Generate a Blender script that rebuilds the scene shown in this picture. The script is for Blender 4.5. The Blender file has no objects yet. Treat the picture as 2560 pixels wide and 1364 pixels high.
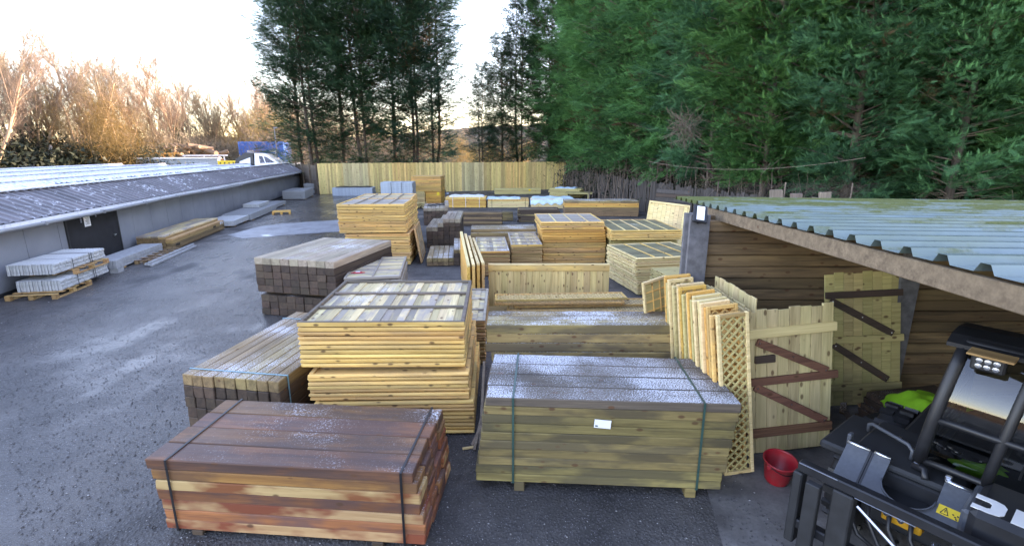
import bpy, math, random
import numpy as np
from mathutils import Vector, Matrix

R = math.radians
scene = bpy.context.scene
COL = scene.collection

# ------------------------------------------------------------------ camera, sky, sun, exposure
cam_data = bpy.data.cameras.new('camera')
cam = bpy.data.objects.new('camera', cam_data)
COL.objects.link(cam)
cam.location = (0, 0, 3.25)
cam.rotation_euler = (R(90 - 13.9), 0, 0)
cam_data.sensor_width = 36
cam_data.lens = 1233 / 2560 * 36
cam_data.clip_start = 0.05
cam_data.clip_end = 2000
scene.camera = cam

SUN_AZ = 58.0      # degrees clockwise from +Y
SUN_EL = 12.0
world = bpy.data.worlds.new('World')
scene.world = world
world.use_nodes = True
wn = world.node_tree
bg = wn.nodes['Background']
sky = wn.nodes.new('ShaderNodeTexSky')
sky.sky_type = 'NISHITA'
sky.sun_disc = False
sky.sun_elevation = R(SUN_EL)
sky.sun_rotation = R(SUN_AZ)
sky.air_density = 1.0
sky.dust_density = 0.35
sky.ozone_density = 2.6
wn.links.new(sky.outputs[0], bg.inputs[0])
bg.inputs[1].default_value = 0.15

sun_data = bpy.data.lights.new('sun', 'SUN')
sun_data.energy = 2.0
sun_data.angle = R(0.5)
sun_data.color = (1.0, 0.90, 0.76)
sun = bpy.data.objects.new('sun', sun_data)
COL.objects.link(sun)
sd = Vector((math.sin(R(SUN_AZ)) * math.cos(R(SUN_EL)), math.cos(R(SUN_AZ)) * math.cos(R(SUN_EL)), math.sin(R(SUN_EL))))
sun.rotation_euler = sd.to_track_quat('Z', 'Y').to_euler()

scene.view_settings.view_transform = 'Standard'
scene.view_settings.look = 'None'
scene.view_settings.gamma = 1
scene.view_settings.exposure = 3.5
scene.view_settings.use_white_balance = True      # camera white balance set for open shade
scene.view_settings.white_balance_temperature = 8700
scene.view_settings.white_balance_tint = 34
scene.cycles.use_denoising = True
scene.cycles.denoiser = 'OPENIMAGEDENOISE'
scene.cycles.denoising_input_passes = 'RGB_ALBEDO_NORMAL'
scene.cycles.denoising_prefilter = 'ACCURATE'
scene.cycles.use_adaptive_sampling = False
scene.cycles.sample_clamp_indirect = 4.0
scene.cycles.max_bounces = 4
scene.cycles.transparent_max_bounces = 8
scene.cycles.caustics_reflective = False
scene.cycles.caustics_refractive = False

rng = random.Random(7)

# ------------------------------------------------------------------ mesh helpers
class MB:
    def __init__(self):
        self.v = []; self.f = []
    def add(self, vs, fs):
        o = len(self.v)
        self.v += [tuple(p) for p in vs]
        self.f += [tuple(i + o for i in f) for f in fs]
    def box(self, x0, x1, y0, y1, z0, z1, M=None, c=0.0, jit=0.0, rg=None):
        if c <= 0:
            vs = [(x0, y0, z0), (x1, y0, z0), (x1, y1, z0), (x0, y1, z0), (x0, y0, z1), (x1, y0, z1), (x1, y1, z1), (x0, y1, z1)]
            fs = [(0, 3, 2, 1), (4, 5, 6, 7), (0, 1, 5, 4), (1, 2, 6, 5), (2, 3, 7, 6), (3, 0, 4, 7)]
        else:
            c = min(c, 0.45 * min(x1 - x0, y1 - y0, z1 - z0))
            X = (x0, x1); Y = (y0, y1); Z = (z0, z1)
            vs = []; idx = {}
            for i in (0, 1):
                for j in (0, 1):
                    for k in (0, 1):
                        sx, sy, sz = (1 - 2 * i) * c, (1 - 2 * j) * c, (1 - 2 * k) * c
                        idx[i, j, k, 0] = len(vs); vs.append((X[i], Y[j] + sy, Z[k] + sz))
                        idx[i, j, k, 1] = len(vs); vs.append((X[i] + sx, Y[j], Z[k] + sz))
                        idx[i, j, k, 2] = len(vs); vs.append((X[i] + sx, Y[j] + sy, Z[k]))
            fs = []
            q = [(0, 0), (1, 0), (1, 1), (0, 1)]
            fs.append([idx[0, j, k, 0] for j, k in q][::-1]); fs.append([idx[1, j, k, 0] for j, k in q])
            fs.append([idx[i, 0, k, 1] for i, k in q]); fs.append([idx[i, 1, k, 1] for i, k in q][::-1])
            fs.append([idx[i, j, 0, 2] for i, j in q][::-1]); fs.append([idx[i, j, 1, 2] for i, j in q])
            for a in (0, 1):
                for b in (0, 1):
                    fs.append([idx[0, a, b, 1], idx[1, a, b, 1], idx[1, a, b, 2], idx[0, a, b, 2]])
                    fs.append([idx[a, 0, b, 0], idx[a, 1, b, 0], idx[a, 1, b, 2], idx[a, 0, b, 2]])
                    fs.append([idx[a, b, 0, 0], idx[a, b, 1, 0], idx[a, b, 1, 1], idx[a, b, 0, 1]])
            for i in (0, 1):
                for j in (0, 1):
                    for k in (0, 1):
                        fs.append([idx[i, j, k, 0], idx[i, j, k, 1], idx[i, j, k, 2]])
        if jit and rg:
            cc = {}
            def jj(p):
                key = (p[0] > (x0 + x1) / 2, p[1] > (y0 + y1) / 2, p[2] > (z0 + z1) / 2)
                if key not in cc:
                    cc[key] = (rg.uniform(-jit, jit) * 1.5, rg.uniform(-jit, jit), rg.uniform(-jit, jit) * 0.7)
                d = cc[key]
                return (p[0] + d[0], p[1] + d[1], p[2] + d[2])
            vs = [jj(p) for p in vs]
        if M is not None:
            vs = [tuple(M @ Vector(p)) for p in vs]
        self.add(vs, fs)
        return self
    def bar(self, p, q, w, h, up=(0, 0, 1), c=0.0):
        p = Vector(p); q = Vector(q); d = q - p; L = d.length; d.normalize()
        u = Vector(up)
        s = d.cross(u)
        if s.length < 1e-4: s = d.cross(Vector((1, 0, 0)))
        s.normalize(); u = s.cross(d)
        M = Matrix((d, s, u)).transposed().to_4x4(); M.translation = p
        return self.box(0, L, -w / 2, w / 2, -h / 2, h / 2, M, c)
    def tube(self, pts, rad, n=8, cap=True):
        pts = [Vector(p) for p in pts]
        if not hasattr(rad, '__len__'): rad = [rad] * len(pts)
        base = len(self.v); ref = None
        for i, p in enumerate(pts):
            if i == 0: d = pts[1] - p
            elif i == len(pts) - 1: d = p - pts[i - 1]
            else: d = (pts[i + 1] - p).normalized() + (p - pts[i - 1]).normalized()
            d.normalize()
            if ref is None:
                ref = d.orthogonal().normalized()
            else:
                ref = ref - d * ref.dot(d)
                ref = ref.normalized() if ref.length > 1e-5 else d.orthogonal().normalized()
            b = d.cross(ref)
            for k in range(n):
                a = 2 * math.pi * k / n
                self.v.append(tuple(p + (ref * math.cos(a) + b * math.sin(a)) * rad[i]))
        for i in range(len(pts) - 1):
            for k in range(n):
                a = base + i * n + k; b2 = base + i * n + (k + 1) % n
                self.f.append((a, b2, b2 + n, a + n))
        if cap:
            self.f.append(tuple(base + k for k in range(n))[::-1])
            e = base + (len(pts) - 1) * n
            self.f.append(tuple(e + k for k in range(n)))
        return self
    def prism(self, poly, y0, y1, M=None):
        n = len(poly)
        vs = [(x, y0, z) for x, z in poly] + [(x, y1, z) for x, z in poly]
        fs = [tuple(range(n)), tuple(range(2 * n - 1, n - 1, -1))]
        fs += [(i, i + n, (i + 1) % n + n, (i + 1) % n) for i in range(n)]
        if M is not None: vs = [tuple(M @ Vector(p)) for p in vs]
        self.add(vs, fs); return self
    def lathe(self, prof, n=20, c=(0, 0, 0)):
        base = len(self.v)
        for r, z in prof:
            for k in range(n):
                a = 2 * math.pi * k / n
                self.v.append((c[0] + r * math.cos(a), c[1] + r * math.sin(a), c[2] + z))
        for i in range(len(prof) - 1):
            for k in range(n):
                a = base + i * n + k; b = base + i * n + (k + 1) % n
                self.f.append((a, b, b + n, a + n))
        return self
    def mesh(self, name, mat, smooth=False):
        me = bpy.data.meshes.new(name)
        me.from_pydata(self.v, [], self.f)
        me.validate()
        if mat: me.materials.append(mat)
        if smooth:
            me.polygons.foreach_set('use_smooth', [True] * len(me.polygons))
        me.update()
        return me
    def build(self, name, mat, parent=None, loc=None, rot=None, smooth=False):
        return link(name, self.mesh(name, mat, smooth), parent, loc, rot)

def link(name, me, parent=None, loc=None, rot=None):
    o = bpy.data.objects.new(name, me)
    COL.objects.link(o)
    if parent is not None: o.parent = parent
    if loc is not None: o.location = loc
    if rot is not None: o.rotation_euler = rot
    return o

def tag(o, label, cat, group=None):
    o['label'] = label; o['category'] = cat
    if group: o['group'] = group
    return o

def thing(name, label, cat, loc=(0, 0, 0), rot=(0, 0, 0), group=None):
    o = link(name, None, None, loc, rot)
    o.empty_display_size = 0.2
    return tag(o, label, cat, group)

def struct(o):
    o['kind'] = 'structure'; return o

def stuff(o):
    o['kind'] = 'stuff'; return o

def mesh_np(name, V, F, mat, tint=None, smooth=False):
    """V (n,3) array, F (m,3) triangle array, tint per vertex"""
    me = bpy.data.meshes.new(name)
    n, m = len(V), len(F)
    me.vertices.add(n); me.vertices.foreach_set('co', np.asarray(V, np.float32).ravel())
    me.loops.add(3 * m); me.loops.foreach_set('vertex_index', np.asarray(F, np.int32).ravel())
    me.polygons.add(m)
    me.polygons.foreach_set('loop_start', np.arange(0, 3 * m, 3, dtype=np.int32))
    me.polygons.foreach_set('loop_total', np.full(m, 3, np.int32))
    if smooth: me.polygons.foreach_set('use_smooth', np.ones(m, bool))
    me.update(calc_edges=True)
    if tint is not None:
        at = me.attributes.new('tint', 'FLOAT', 'POINT')
        at.data.foreach_set('value', np.asarray(tint, np.float32))
    me.materials.append(mat)
    return me

# ------------------------------------------------------------------ materials
class NT:
    def __init__(self, name):
        self.m = bpy.data.materials.new(name); self.m.use_nodes = True
        self.t = self.m.node_tree; self.n = self.t.nodes
        self.b = self.n['Principled BSDF']; self.out = self.n['Material Output']
    def new(self, typ, **kw):
        n = self.n.new(typ)
        for k, v in kw.items():
            if k.startswith('i_'):
                key = k[2:]
                n.inputs[int(key) if key.isdigit() else key].default_value = v
            else: setattr(n, k, v)
        return n
    def l(self, a, b):
        self.t.links.new(a, b)
    def math(self, op, a, b=None, clamp=False):
        n = self.new('ShaderNodeMath', operation=op, use_clamp=clamp)
        for i, x in enumerate((a, b)):
            if x is None: continue
            if isinstance(x, (int, float)): n.inputs[i].default_value = x
            else: self.l(x, n.inputs[i])
        return n.outputs[0]
    def mix(self, fac, a, b, mode='MIX'):
        n = self.new('ShaderNodeMix', data_type='RGBA', blend_type=mode)
        for i, x in ((0, fac), (6, a), (7, b)):
            if isinstance(x, (int, float)): n.inputs[i].default_value = x
            elif isinstance(x, (tuple, list)): n.inputs[i].default_value = (x[0], x[1], x[2], 1)
            else: self.l(x, n.inputs[i])
        return n.outputs[2]
    def ramp(self, fac, stops):
        n = self.new('ShaderNodeValToRGB')
        e = n.color_ramp.elements
        while len(e) < len(stops): e.new(0.5)
        for i, (p, c) in enumerate(stops):
            e[i].position = p
            e[i].color = (c, c, c, 1) if isinstance(c, (int, float)) else (c[0], c[1], c[2], 1)
        self.l(fac, n.inputs[0]); return n.outputs[0]
    def noise(self, vec, scale, detail=4, rough=0.55, w=None):
        n = self.new('ShaderNodeTexNoise', i_Scale=scale, i_Detail=detail, i_Roughness=rough)
        if vec is not None: self.l(vec, n.inputs['Vector'])
        return n.outputs[0]
    def mapping(self, vec, scale=(1, 1, 1), loc=(0, 0, 0), rot=(0, 0, 0)):
        n = self.new('ShaderNodeMapping')
        n.inputs['Scale'].default_value = scale; n.inputs['Location'].default_value = loc; n.inputs['Rotation'].default_value = rot
        self.l(vec, n.inputs['Vector']); return n.outputs[0]
    def bump(self, h, strength=0.3, dist=0.01):
        n = self.new('ShaderNodeBump'); n.inputs['Strength'].default_value = strength; n.inputs['Distance'].default_value = dist
        self.l(h, n.inputs['Height']); self.l(n.outputs[0], self.b.inputs['Normal']); return n
    def geo(self, out): return self.new('ShaderNodeNewGeometry').outputs[out]
    def obj(self): return self.new('ShaderNodeTexCoord').outputs['Object']
    def rnd(self): return self.new('ShaderNodeObjectInfo').outputs['Random']
    def set(self, **kw):
        for k, v in kw.items():
            s = self.b.inputs[k.replace('_', ' ')]
            if hasattr(v, 'is_linked') or hasattr(v, 'links'): self.l(v, s)
            elif isinstance(v, (tuple, list)): s.default_value = (v[0], v[1], v[2], 1)
            else: s.default_value = v
        return self

def frost(t, col, rough, amount, patch_scale=0.9, speck=55, ice=(0.80, 0.84, 0.9)):
    """speckles of hoar frost and melt beads lying on faces that look up"""
    pos = t.geo('Position')
    nz = t.new('ShaderNodeSeparateXYZ'); t.l(t.geo('Normal'), nz.inputs[0])
    up = t.ramp(nz.outputs[2], [(0.72, 0.0), (0.86, 1.0)])
    patch = t.ramp(t.noise(pos, patch_scale, 3, 0.6), [(0.62 - amount * 0.45, 0.0), (0.80 - amount * 0.3, 1.0)])
    sp = t.noise(pos, speck * 1.45, 2, 0.6)
    thr = t.math('ADD', sp, t.math('MULTIPLY', patch, 0.20))
    m = t.ramp(thr, [(0.62, 0.0), (0.80, 1.0)])
    m = t.math('MULTIPLY', t.math('MULTIPLY', m, up), t.math('MULTIPLY', t.math('ADD', patch, 0.22), 0.72, True))
    return t.mix(m, col, ice), m

def wood(name, light, dark, knots=0.6, grain=14, var=0.22, rough=0.75, frosty=0.0, stain=None, stain_amt=0.5, wet=False, along=0, knot_col=(0.10, 0.04, 0.015)):
    t = NT(name)
    r = t.rnd()
    off = t.new('ShaderNodeCombineXYZ')
    t.l(t.math('MULTIPLY', r, 37.0), off.inputs[0]); t.l(t.math('MULTIPLY', r, 71.0), off.inputs[1]); t.l(t.math('MULTIPLY', r, 23.0), off.inputs[2])
    add = t.new('ShaderNodeVectorMath', operation='ADD')
    t.l(t.obj(), add.inputs[0]); t.l(off.outputs[0], add.inputs[1])
    v = add.outputs[0]
    def stretch(a, b):
        s = [b, b, b]; s[along] = a; return tuple(s)
    g = t.noise(t.mapping(v, stretch(0.7, grain)), 1.6, 5, 0.62)
    g2 = t.noise(t.mapping(v, stretch(0.5, 3.0)), 1.3, 3)
    fine = t.noise(t.mapping(v, stretch(1.4, grain * 4.5)), 1.6, 3, 0.6)
    gg = t.math('ADD', t.math('MULTIPLY', g, 0.62), t.math('MULTIPLY', fine, 0.38))
    col = t.mix(t.ramp(gg, [(0.40, 0.0), (0.60, 1.0)]), light, tuple(x * .82 for x in dark))
    mid = tuple((a * 0.55 + b * 0.45) for a, b in zip(light, dark))
    col = t.mix(t.ramp(g2, [(0.35, 0.0), (0.7, 0.75)]), col, mid)
    if stain:
        sn = t.noise(t.mapping(v, stretch(0.55, 1.6)), 1.7, 4, 0.6)
        col = t.mix(t.math('MULTIPLY', t.ramp(sn, [(0.45, 0.0), (0.56, 1.0)]), stain_amt), col, stain)
    if knots:
        vo = t.new('ShaderNodeTexVoronoi', i_Scale=1.0, feature='F1'); vo.inputs['Randomness'].default_value = 1.0
        t.l(t.mapping(v, stretch(6.0, 11.0)), vo.inputs['Vector'])
        k = t.ramp(vo.outputs['Distance'], [(0.13, 1.0), (0.24, 0.0)])
        sel = t.new('ShaderNodeSeparateColor'); t.l(vo.outputs['Color'], sel.inputs[0])
        k = t.math('MULTIPLY', k, t.math('LESS_THAN', sel.outputs[0], knots))
        col = t.mix(t.math('MULTIPLY', k, 0.85), col, knot_col)
    hs = t.new('ShaderNodeHueSaturation')
    t.l(t.math('ADD', t.math('MULTIPLY', r, 2 * var), 1 - var), hs.inputs['Value'])
    t.l(t.math('ADD', t.math('MULTIPLY', t.math('FRACT', t.math('MULTIPLY', r, 7.7)), 0.02), 0.49), hs.inputs['Hue'])
    t.l(col, hs.inputs['Color']); col = hs.outputs[0]
    rr = rough
    if frosty:
        col, fm = frost(t, col, rr, frosty)
    if wet:
        nz = t.new('ShaderNodeSeparateXYZ'); t.l(t.geo('Normal'), nz.inputs[0])
        up = t.ramp(nz.outputs[2], [(0.7, 0.0), (0.9, 1.0)])
        w = t.math('MULTIPLY', up, t.ramp(t.noise(t.geo('Position'), 1.7, 3), [(0.35, 0.3), (0.65, 1.0)]))
        t.l(t.math('SUBTRACT', rough, t.math('MULTIPLY', w, 0.22)), t.b.inputs['Roughness'])
    else:
        t.b.inputs['Roughness'].default_value = rough
    t.l(col, t.b.inputs['Base Color'])
    t.bump(gg, 0.5, 0.004)
    return t.m

def plain(name, col, rough=0.6, metal=0.0, var=0.12, scale=8.0, bump=0.0, spec=0.5):
    t = NT(name)
    n = t.noise(t.obj(), scale, 5, 0.6)
    c = t.mix(t.ramp(n, [(0.3, 0.0), (0.7, 1.0)]), tuple(x * (1 - var) for x in col), tuple(min(1, x * (1 + var)) for x in col))
    t.l(c, t.b.inputs['Base Color'])
    t.l(t.math('ADD', t.math('MULTIPLY', n, 0.25), rough - 0.12), t.b.inputs['Roughness'])
    t.b.inputs['Metallic'].default_value = metal
    t.b.inputs['Specular IOR Level'].default_value = spec
    if bump: t.bump(n, bump, 0.01)
    return t.m

M = {}
M['fresh'] = wood('fresh_wood', (0.85, 0.52, 0.18), (0.65, 0.34, 0.095), knots=0.6, var=0.2, frosty=0.0, stain=(0.46, 0.28, 0.12), stain_amt=0.55)
M['fresh_or'] = wood('orange_wood', (0.78, 0.43, 0.11), (0.60, 0.28, 0.06), knots=0.5, var=0.18)
M['fresh_pale'] = wood('pale_wood', (0.80, 0.61, 0.32), (0.66, 0.46, 0.20), knots=0.45, var=0.15, frosty=0.0)
M['pale_gr'] = wood('pale_green_wood', (0.56, 0.45, 0.20), (0.40, 0.31, 0.12), knots=0.45, var=0.16)
M['warm'] = wood('warm_brown_wood', (0.52, 0.31, 0.13), (0.34, 0.18, 0.07), knots=0.4, var=0.2)
M['boards'] = wood('weathered_boards', (0.68, 0.53, 0.28), (0.46, 0.33, 0.17), knots=0.35, var=0.3, stain=(0.27, 0.23, 0.21), stain_amt=0.8, frosty=0.15)
M['boards_y'] = wood('weathered_boards_along', (0.68, 0.53, 0.28), (0.46, 0.33, 0.17), knots=0.35, var=0.3, stain=(0.27, 0.23, 0.21), stain_amt=0.8, frosty=0.15, along=1)
M['frame_dk'] = wood('weathered_frame', (0.17, 0.13, 0.10), (0.08, 0.06, 0.045), knots=0.3, frosty=0.2)
M['frame_gr'] = wood('grey_frame', (0.38, 0.33, 0.27), (0.24, 0.19, 0.15), knots=0.3, frosty=0.25)
M['sleeper_rtop'] = wood('wet_red_top', (0.23, 0.092, 0.036), (0.08, 0.032, 0.018), knots=0.3, grain=9, var=0.15, frosty=0.26, rough=0.65, stain=(0.06, 0.035, 0.03), stain_amt=0.7, wet=True)
M['sleeper_red'] = wood('red_sleeper', (0.36, 0.125, 0.04), (0.14, 0.048, 0.024), knots=0.35, grain=10, var=0.28, frosty=0.2, rough=0.7, stain=(0.10, 0.05, 0.045), stain_amt=0.75, wet=True)
M['sleeper_sap'] = wood('sap_sleeper', (0.58, 0.37, 0.17), (0.42, 0.23, 0.09), knots=0.3, grain=10, var=0.2, frosty=0.3, stain=(0.24, 0.065, 0.022), stain_amt=1.0)
M['sleeper_gr'] = wood('green_sleeper', (0.31, 0.225, 0.085), (0.16, 0.11, 0.042), knots=0.5, grain=10, var=0.28, frosty=0.0, stain=(0.075, 0.058, 0.034), stain_amt=0.75)
M['sleeper_gr_top'] = wood('green_sleeper_top', (0.13, 0.098, 0.07), (0.06, 0.046, 0.035), knots=0.2, grain=10, var=0.2, frosty=0.75, wet=True)
M['sleeper_c'] = wood('yellow_sleeper', (0.42, 0.30, 0.12), (0.24, 0.16, 0.06), knots=0.7, grain=9, var=0.28, frosty=0.8, stain=(0.11, 0.08, 0.05), stain_amt=0.75)
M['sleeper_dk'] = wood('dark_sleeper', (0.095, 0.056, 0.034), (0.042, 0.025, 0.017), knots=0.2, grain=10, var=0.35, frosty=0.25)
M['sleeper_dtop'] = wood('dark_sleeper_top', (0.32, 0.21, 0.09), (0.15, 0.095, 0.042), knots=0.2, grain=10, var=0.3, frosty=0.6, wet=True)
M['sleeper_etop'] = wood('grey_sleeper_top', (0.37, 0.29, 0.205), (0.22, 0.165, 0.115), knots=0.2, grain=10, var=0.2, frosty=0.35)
M['sleeper_md'] = wood('mid_brown_sleeper', (0.27, 0.16, 0.075), (0.14, 0.085, 0.045), knots=0.4, grain=10, var=0.25, frosty=0.4)
M['brace'] = wood('red_brace', (0.27, 0.115, 0.065), (0.15, 0.06, 0.036), knots=0.2, var=0.2)
M['brace_dk'] = wood('dark_brace', (0.085, 0.05, 0.035), (0.045, 0.03, 0.022), knots=0.2, var=0.2)
M['shed_plank'] = wood('shed_plank', (0.26, 0.165, 0.08), (0.085, 0.055, 0.03), knots=0.5, grain=8, var=0.35)
M['fascia'] = wood('fascia_wood', (0.25, 0.18, 0.115), (0.125, 0.085, 0.052), knots=0.04, grain=9, var=0.1)
M['fence'] = wood('fence_board', (0.64, 0.47, 0.19), (0.50, 0.35, 0.13), knots=0.8, grain=10, var=0.3, along=2)
M['fence_br'] = wood('brown_fence', (0.15, 0.11, 0.08), (0.085, 0.062, 0.046), knots=0.3, var=0.25, along=2)
M['fence_old'] = wood('old_fence', (0.075, 0.062, 0.055), (0.04, 0.033, 0.03), knots=0.3, var=0.35, along=2)
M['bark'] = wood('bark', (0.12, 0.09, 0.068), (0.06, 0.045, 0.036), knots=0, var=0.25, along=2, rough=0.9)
M['bark_lit'] = wood('sunlit_bark', (0.50, 0.37, 0.25), (0.34, 0.24, 0.15), knots=0, var=0.2, along=2, rough=0.9)  # sunlight on the bare trunks put into the bark colour
M['deadwood'] = wood('deadwood', (0.22, 0.165, 0.125), (0.10, 0.075, 0.06), knots=0, var=0.35, along=2, rough=0.9)
M['concrete'] = plain('concrete', (0.42, 0.43, 0.43), 0.85, var=0.2, scale=14, bump=0.4)
M['concrete_dk'] = plain('concrete_side', (0.30, 0.31, 0.32), 0.85, var=0.22, scale=10, bump=0.4)
M['post_conc'] = plain('weathered_post', (0.125, 0.122, 0.13), 0.8, var=0.35, scale=9, bump=0.3)
M['black'] = plain('black_paint', (0.012, 0.013, 0.016), 0.45, var=0.3, scale=5)
M['black_matt'] = plain('black_matt', (0.016, 0.017, 0.019), 0.65, var=0.3, scale=12)
M['graphite'] = plain('graphite_panel', (0.060, 0.068, 0.080), 0.38, var=0.15, scale=30)
M['rubber'] = plain('rubber', (0.015, 0.015, 0.016), 0.55, var=0.3, scale=25, bump=0.3)
M['strap'] = plain('black_strap', (0.012, 0.012, 0.014), 0.4, var=0.1)
M['strap_gr'] = plain('green_strap', (0.02, 0.07, 0.06), 0.4, var=0.2)
M['strap_bl'] = plain('pale_blue_strap', (0.12, 0.30, 0.36), 0.4, var=0.2)
M['steel'] = plain('bright_steel', (0.62, 0.65, 0.70), 0.3, 1.0, var=0.15)
M['white'] = plain('white_paint', (0.80, 0.80, 0.80), 0.5, var=0.05)
M['paper'] = plain('paper', (0.78, 0.79, 0.82), 0.7, var=0.04)
M['yellow'] = plain('yellow_label', (0.75, 0.50, 0.02), 0.45, var=0.05)
M['jcbyel'] = plain('machine_yellow', (0.48, 0.22, 0.012), 0.45, var=0.15)
M['hivis'] = plain('hi_vis_cloth', (0.26, 0.72, 0.03), 0.8, var=0.15, scale=6)
M['hivis_or'] = plain('hi_vis_tape', (0.60, 0.50, 0.06), 0.7, var=0.1)
M['grey_comp'] = plain('grey_composite', (0.30, 0.35, 0.40), 0.6, var=0.2)
M['tarp_bl'] = plain('pale_blue_wrap', (0.48, 0.66, 0.76), 0.4, var=0.2, scale=3)
M['tarp_wh'] = plain('white_wrap', (0.68, 0.70, 0.72), 0.4, var=0.2, scale=3)
M['tarp_dk'] = plain('dark_wrap', (0.02, 0.024, 0.03), 0.4, var=0.3, scale=4)
M['cont_bl'] = plain('container_blue', (0.02, 0.19, 0.62), 0.5, var=0.12, scale=2)
M['red_pl'] = plain('red_packet', (0.50, 0.04, 0.05), 0.5, var=0.2)
M['pipe'] = plain('grey_pipe', (0.20, 0.215, 0.23), 0.5, var=0.2, scale=3)

def mat_bucket():
    t = NT('red_bucket')
    n = t.noise(t.obj(), 9, 4)
    t.l(t.mix(t.ramp(n, [(0.4, 0.0), (0.75, 1.0)]), (0.42, 0.014, 0.022), (0.30, 0.05, 0.05)), t.b.inputs['Base Color'])
    t.set(Roughness=0.38); return t.m
M['bucket'] = mat_bucket()

def mat_ground():
    t = NT('wet_yard')
    p = t.geo('Position')
    big = t.noise(t.mapping(p, (0.16, 0.10, 1)), 1.0, 4, 0.55)
    mid = t.noise(p, 0.9, 5, 0.6)
    fine = t.noise(p, 26, 5, 0.75)
    grit = t.new('ShaderNodeTexVoronoi', i_Scale=38.0); t.l(p, grit.inputs['Vector'])
    grit2 = t.new('ShaderNodeTexVoronoi', i_Scale=95.0); t.l(p, grit2.inputs['Vector'])
    c = t.mix(t.ramp(mid, [(0.35, 0.0), (0.68, 1.0)]), (0.032, 0.030, 0.030), (0.095, 0.087, 0.083))
    c = t.mix(t.math('MULTIPLY', t.ramp(grit.outputs['Distance'], [(0.05, 1.0), (0.32, 0.0)]), 0.6), c, (0.19, 0.185, 0.19))
    sc = t.new('ShaderNodeSeparateColor'); t.l(grit2.outputs['Color'], sc.inputs[0])
    c = t.mix(t.math('MULTIPLY', t.math('GREATER_THAN', sc.outputs[0], 0.955), t.ramp(grit2.outputs['Distance'], [(0.25, 1.0), (0.4, 0.0)])), c, (0.34, 0.34, 0.36))
    # muddy brown strips
    mud = t.ramp(t.noise(t.mapping(p, (0.55, 0.16, 1), rot=(0, 0, R(12))), 1.0, 4, 0.6), [(0.52, 0.0), (0.66, 1.0)])
    c = t.mix(t.math('MULTIPLY', mud, 0.45), c, (0.10, 0.085, 0.075))
    t.l(c, t.b.inputs['Base Color'])
    # wet film: mostly along the open driveway
    sx = t.new('ShaderNodeSeparateXYZ'); t.l(p, sx.inputs[0])
    lane = t.math('ADD', sx.outputs[0], t.math('MULTIPLY', sx.outputs[1], 0.24))       # x + 0.24 y
    lane = t.math('ABSOLUTE', t.math('ADD', lane, 4.2))
    lane = t.ramp(t.math('DIVIDE', lane, 5.0), [(0.25, 1.0), (0.95, 0.0)])
    w = t.math('ADD', t.math('MULTIPLY', big, 0.62), t.math('MULTIPLY', mid, 0.38))
    lane = t.math('MULTIPLY', lane, t.ramp(t.math('DIVIDE', sx.outputs[1], 20.0), [(0.16, 0.15), (0.38, 1.0)]))
    w = t.math('ADD', w, t.math('MULTIPLY', lane, 0.185))
    trk = t.noise(t.mapping(p, (2.2, 0.12, 1), rot=(0, 0, R(13))), 1.0, 3, 0.5)
    w = t.math('ADD', w, t.math('MULTIPLY', t.math('SUBTRACT', trk, 0.5), 0.28))
    wet = t.ramp(w, [(0.47, 0.0), (0.63, 1.0)])
    rough = t.math('SUBTRACT', 0.86, t.math('MULTIPLY', wet, 0.62))
    rough = t.math('ADD', rough, t.math('MULTIPLY', t.math('SUBTRACT', fine, 0.5), 0.3))
    pud = t.ramp(w, [(0.70, 0.0), (0.80, 0.8)])
    rough = t.math('MULTIPLY', rough, t.math('SUBTRACT', 1.0, t.math('MULTIPLY', pud, 0.8)))
    t.l(rough, t.b.inputs['Roughness'])
    h = t.math('ADD', t.math('MULTIPLY', t.math('SUBTRACT', 1.0, grit.outputs['Distance']), 0.7), t.math('MULTIPLY', fine, 1.0))
    h = t.math('ADD', h, t.math('MULTIPLY', mid, 2.0))
    b = t.bump(h, 0.55, 0.02)
    t.l(t.math('SUBTRACT', t.math('SUBTRACT', 0.95, t.math('MULTIPLY', wet, 0.45)), t.math('MULTIPLY', pud, 0.42)), b.inputs['Strength'])
    return t.m
M['ground'] = mat_ground()

def mat_slab():
    t = NT('concrete_apron')
    p = t.geo('Position')
    n = t.noise(p, 2.2, 5, 0.62); f = t.noise(p, 30, 4, 0.7)
    c = t.mix(t.ramp(n, [(0.32, 0.0), (0.66, 1.0)]), (0.075, 0.068, 0.064), (0.20, 0.185, 0.175))
    c = t.mix(t.math('MULTIPLY', t.ramp(f, [(0.4, 0.0), (0.7, 1.0)]), 0.35), c, (0.06, 0.055, 0.052))
    t.l(c, t.b.inputs['Base Color']); t.set(Roughness=0.8)
    t.bump(f, 0.4, 0.01); return t.m
M['slab'] = mat_slab()

def mat_lane():
    t = NT('icy_concrete')
    p = t.geo('Position')
    n = t.noise(p, 1.6, 5, 0.65); f = t.noise(p, 22, 4, 0.7)
    c = t.mix(t.ramp(n, [(0.35, 0.0), (0.65, 1.0)]), (0.16, 0.16, 0.17), (0.30, 0.31, 0.33))
    c = t.mix(t.ramp(t.noise(p, 0.9, 3), [(0.64, 0.0), (0.70, 1.0)]), c, (0.70, 0.72, 0.74))
    t.l(c, t.b.inputs['Base Color']); t.set(Roughness=0.45)
    t.bump(f, 0.3, 0.01); return t.m
M['lane'] = mat_lane()

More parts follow.
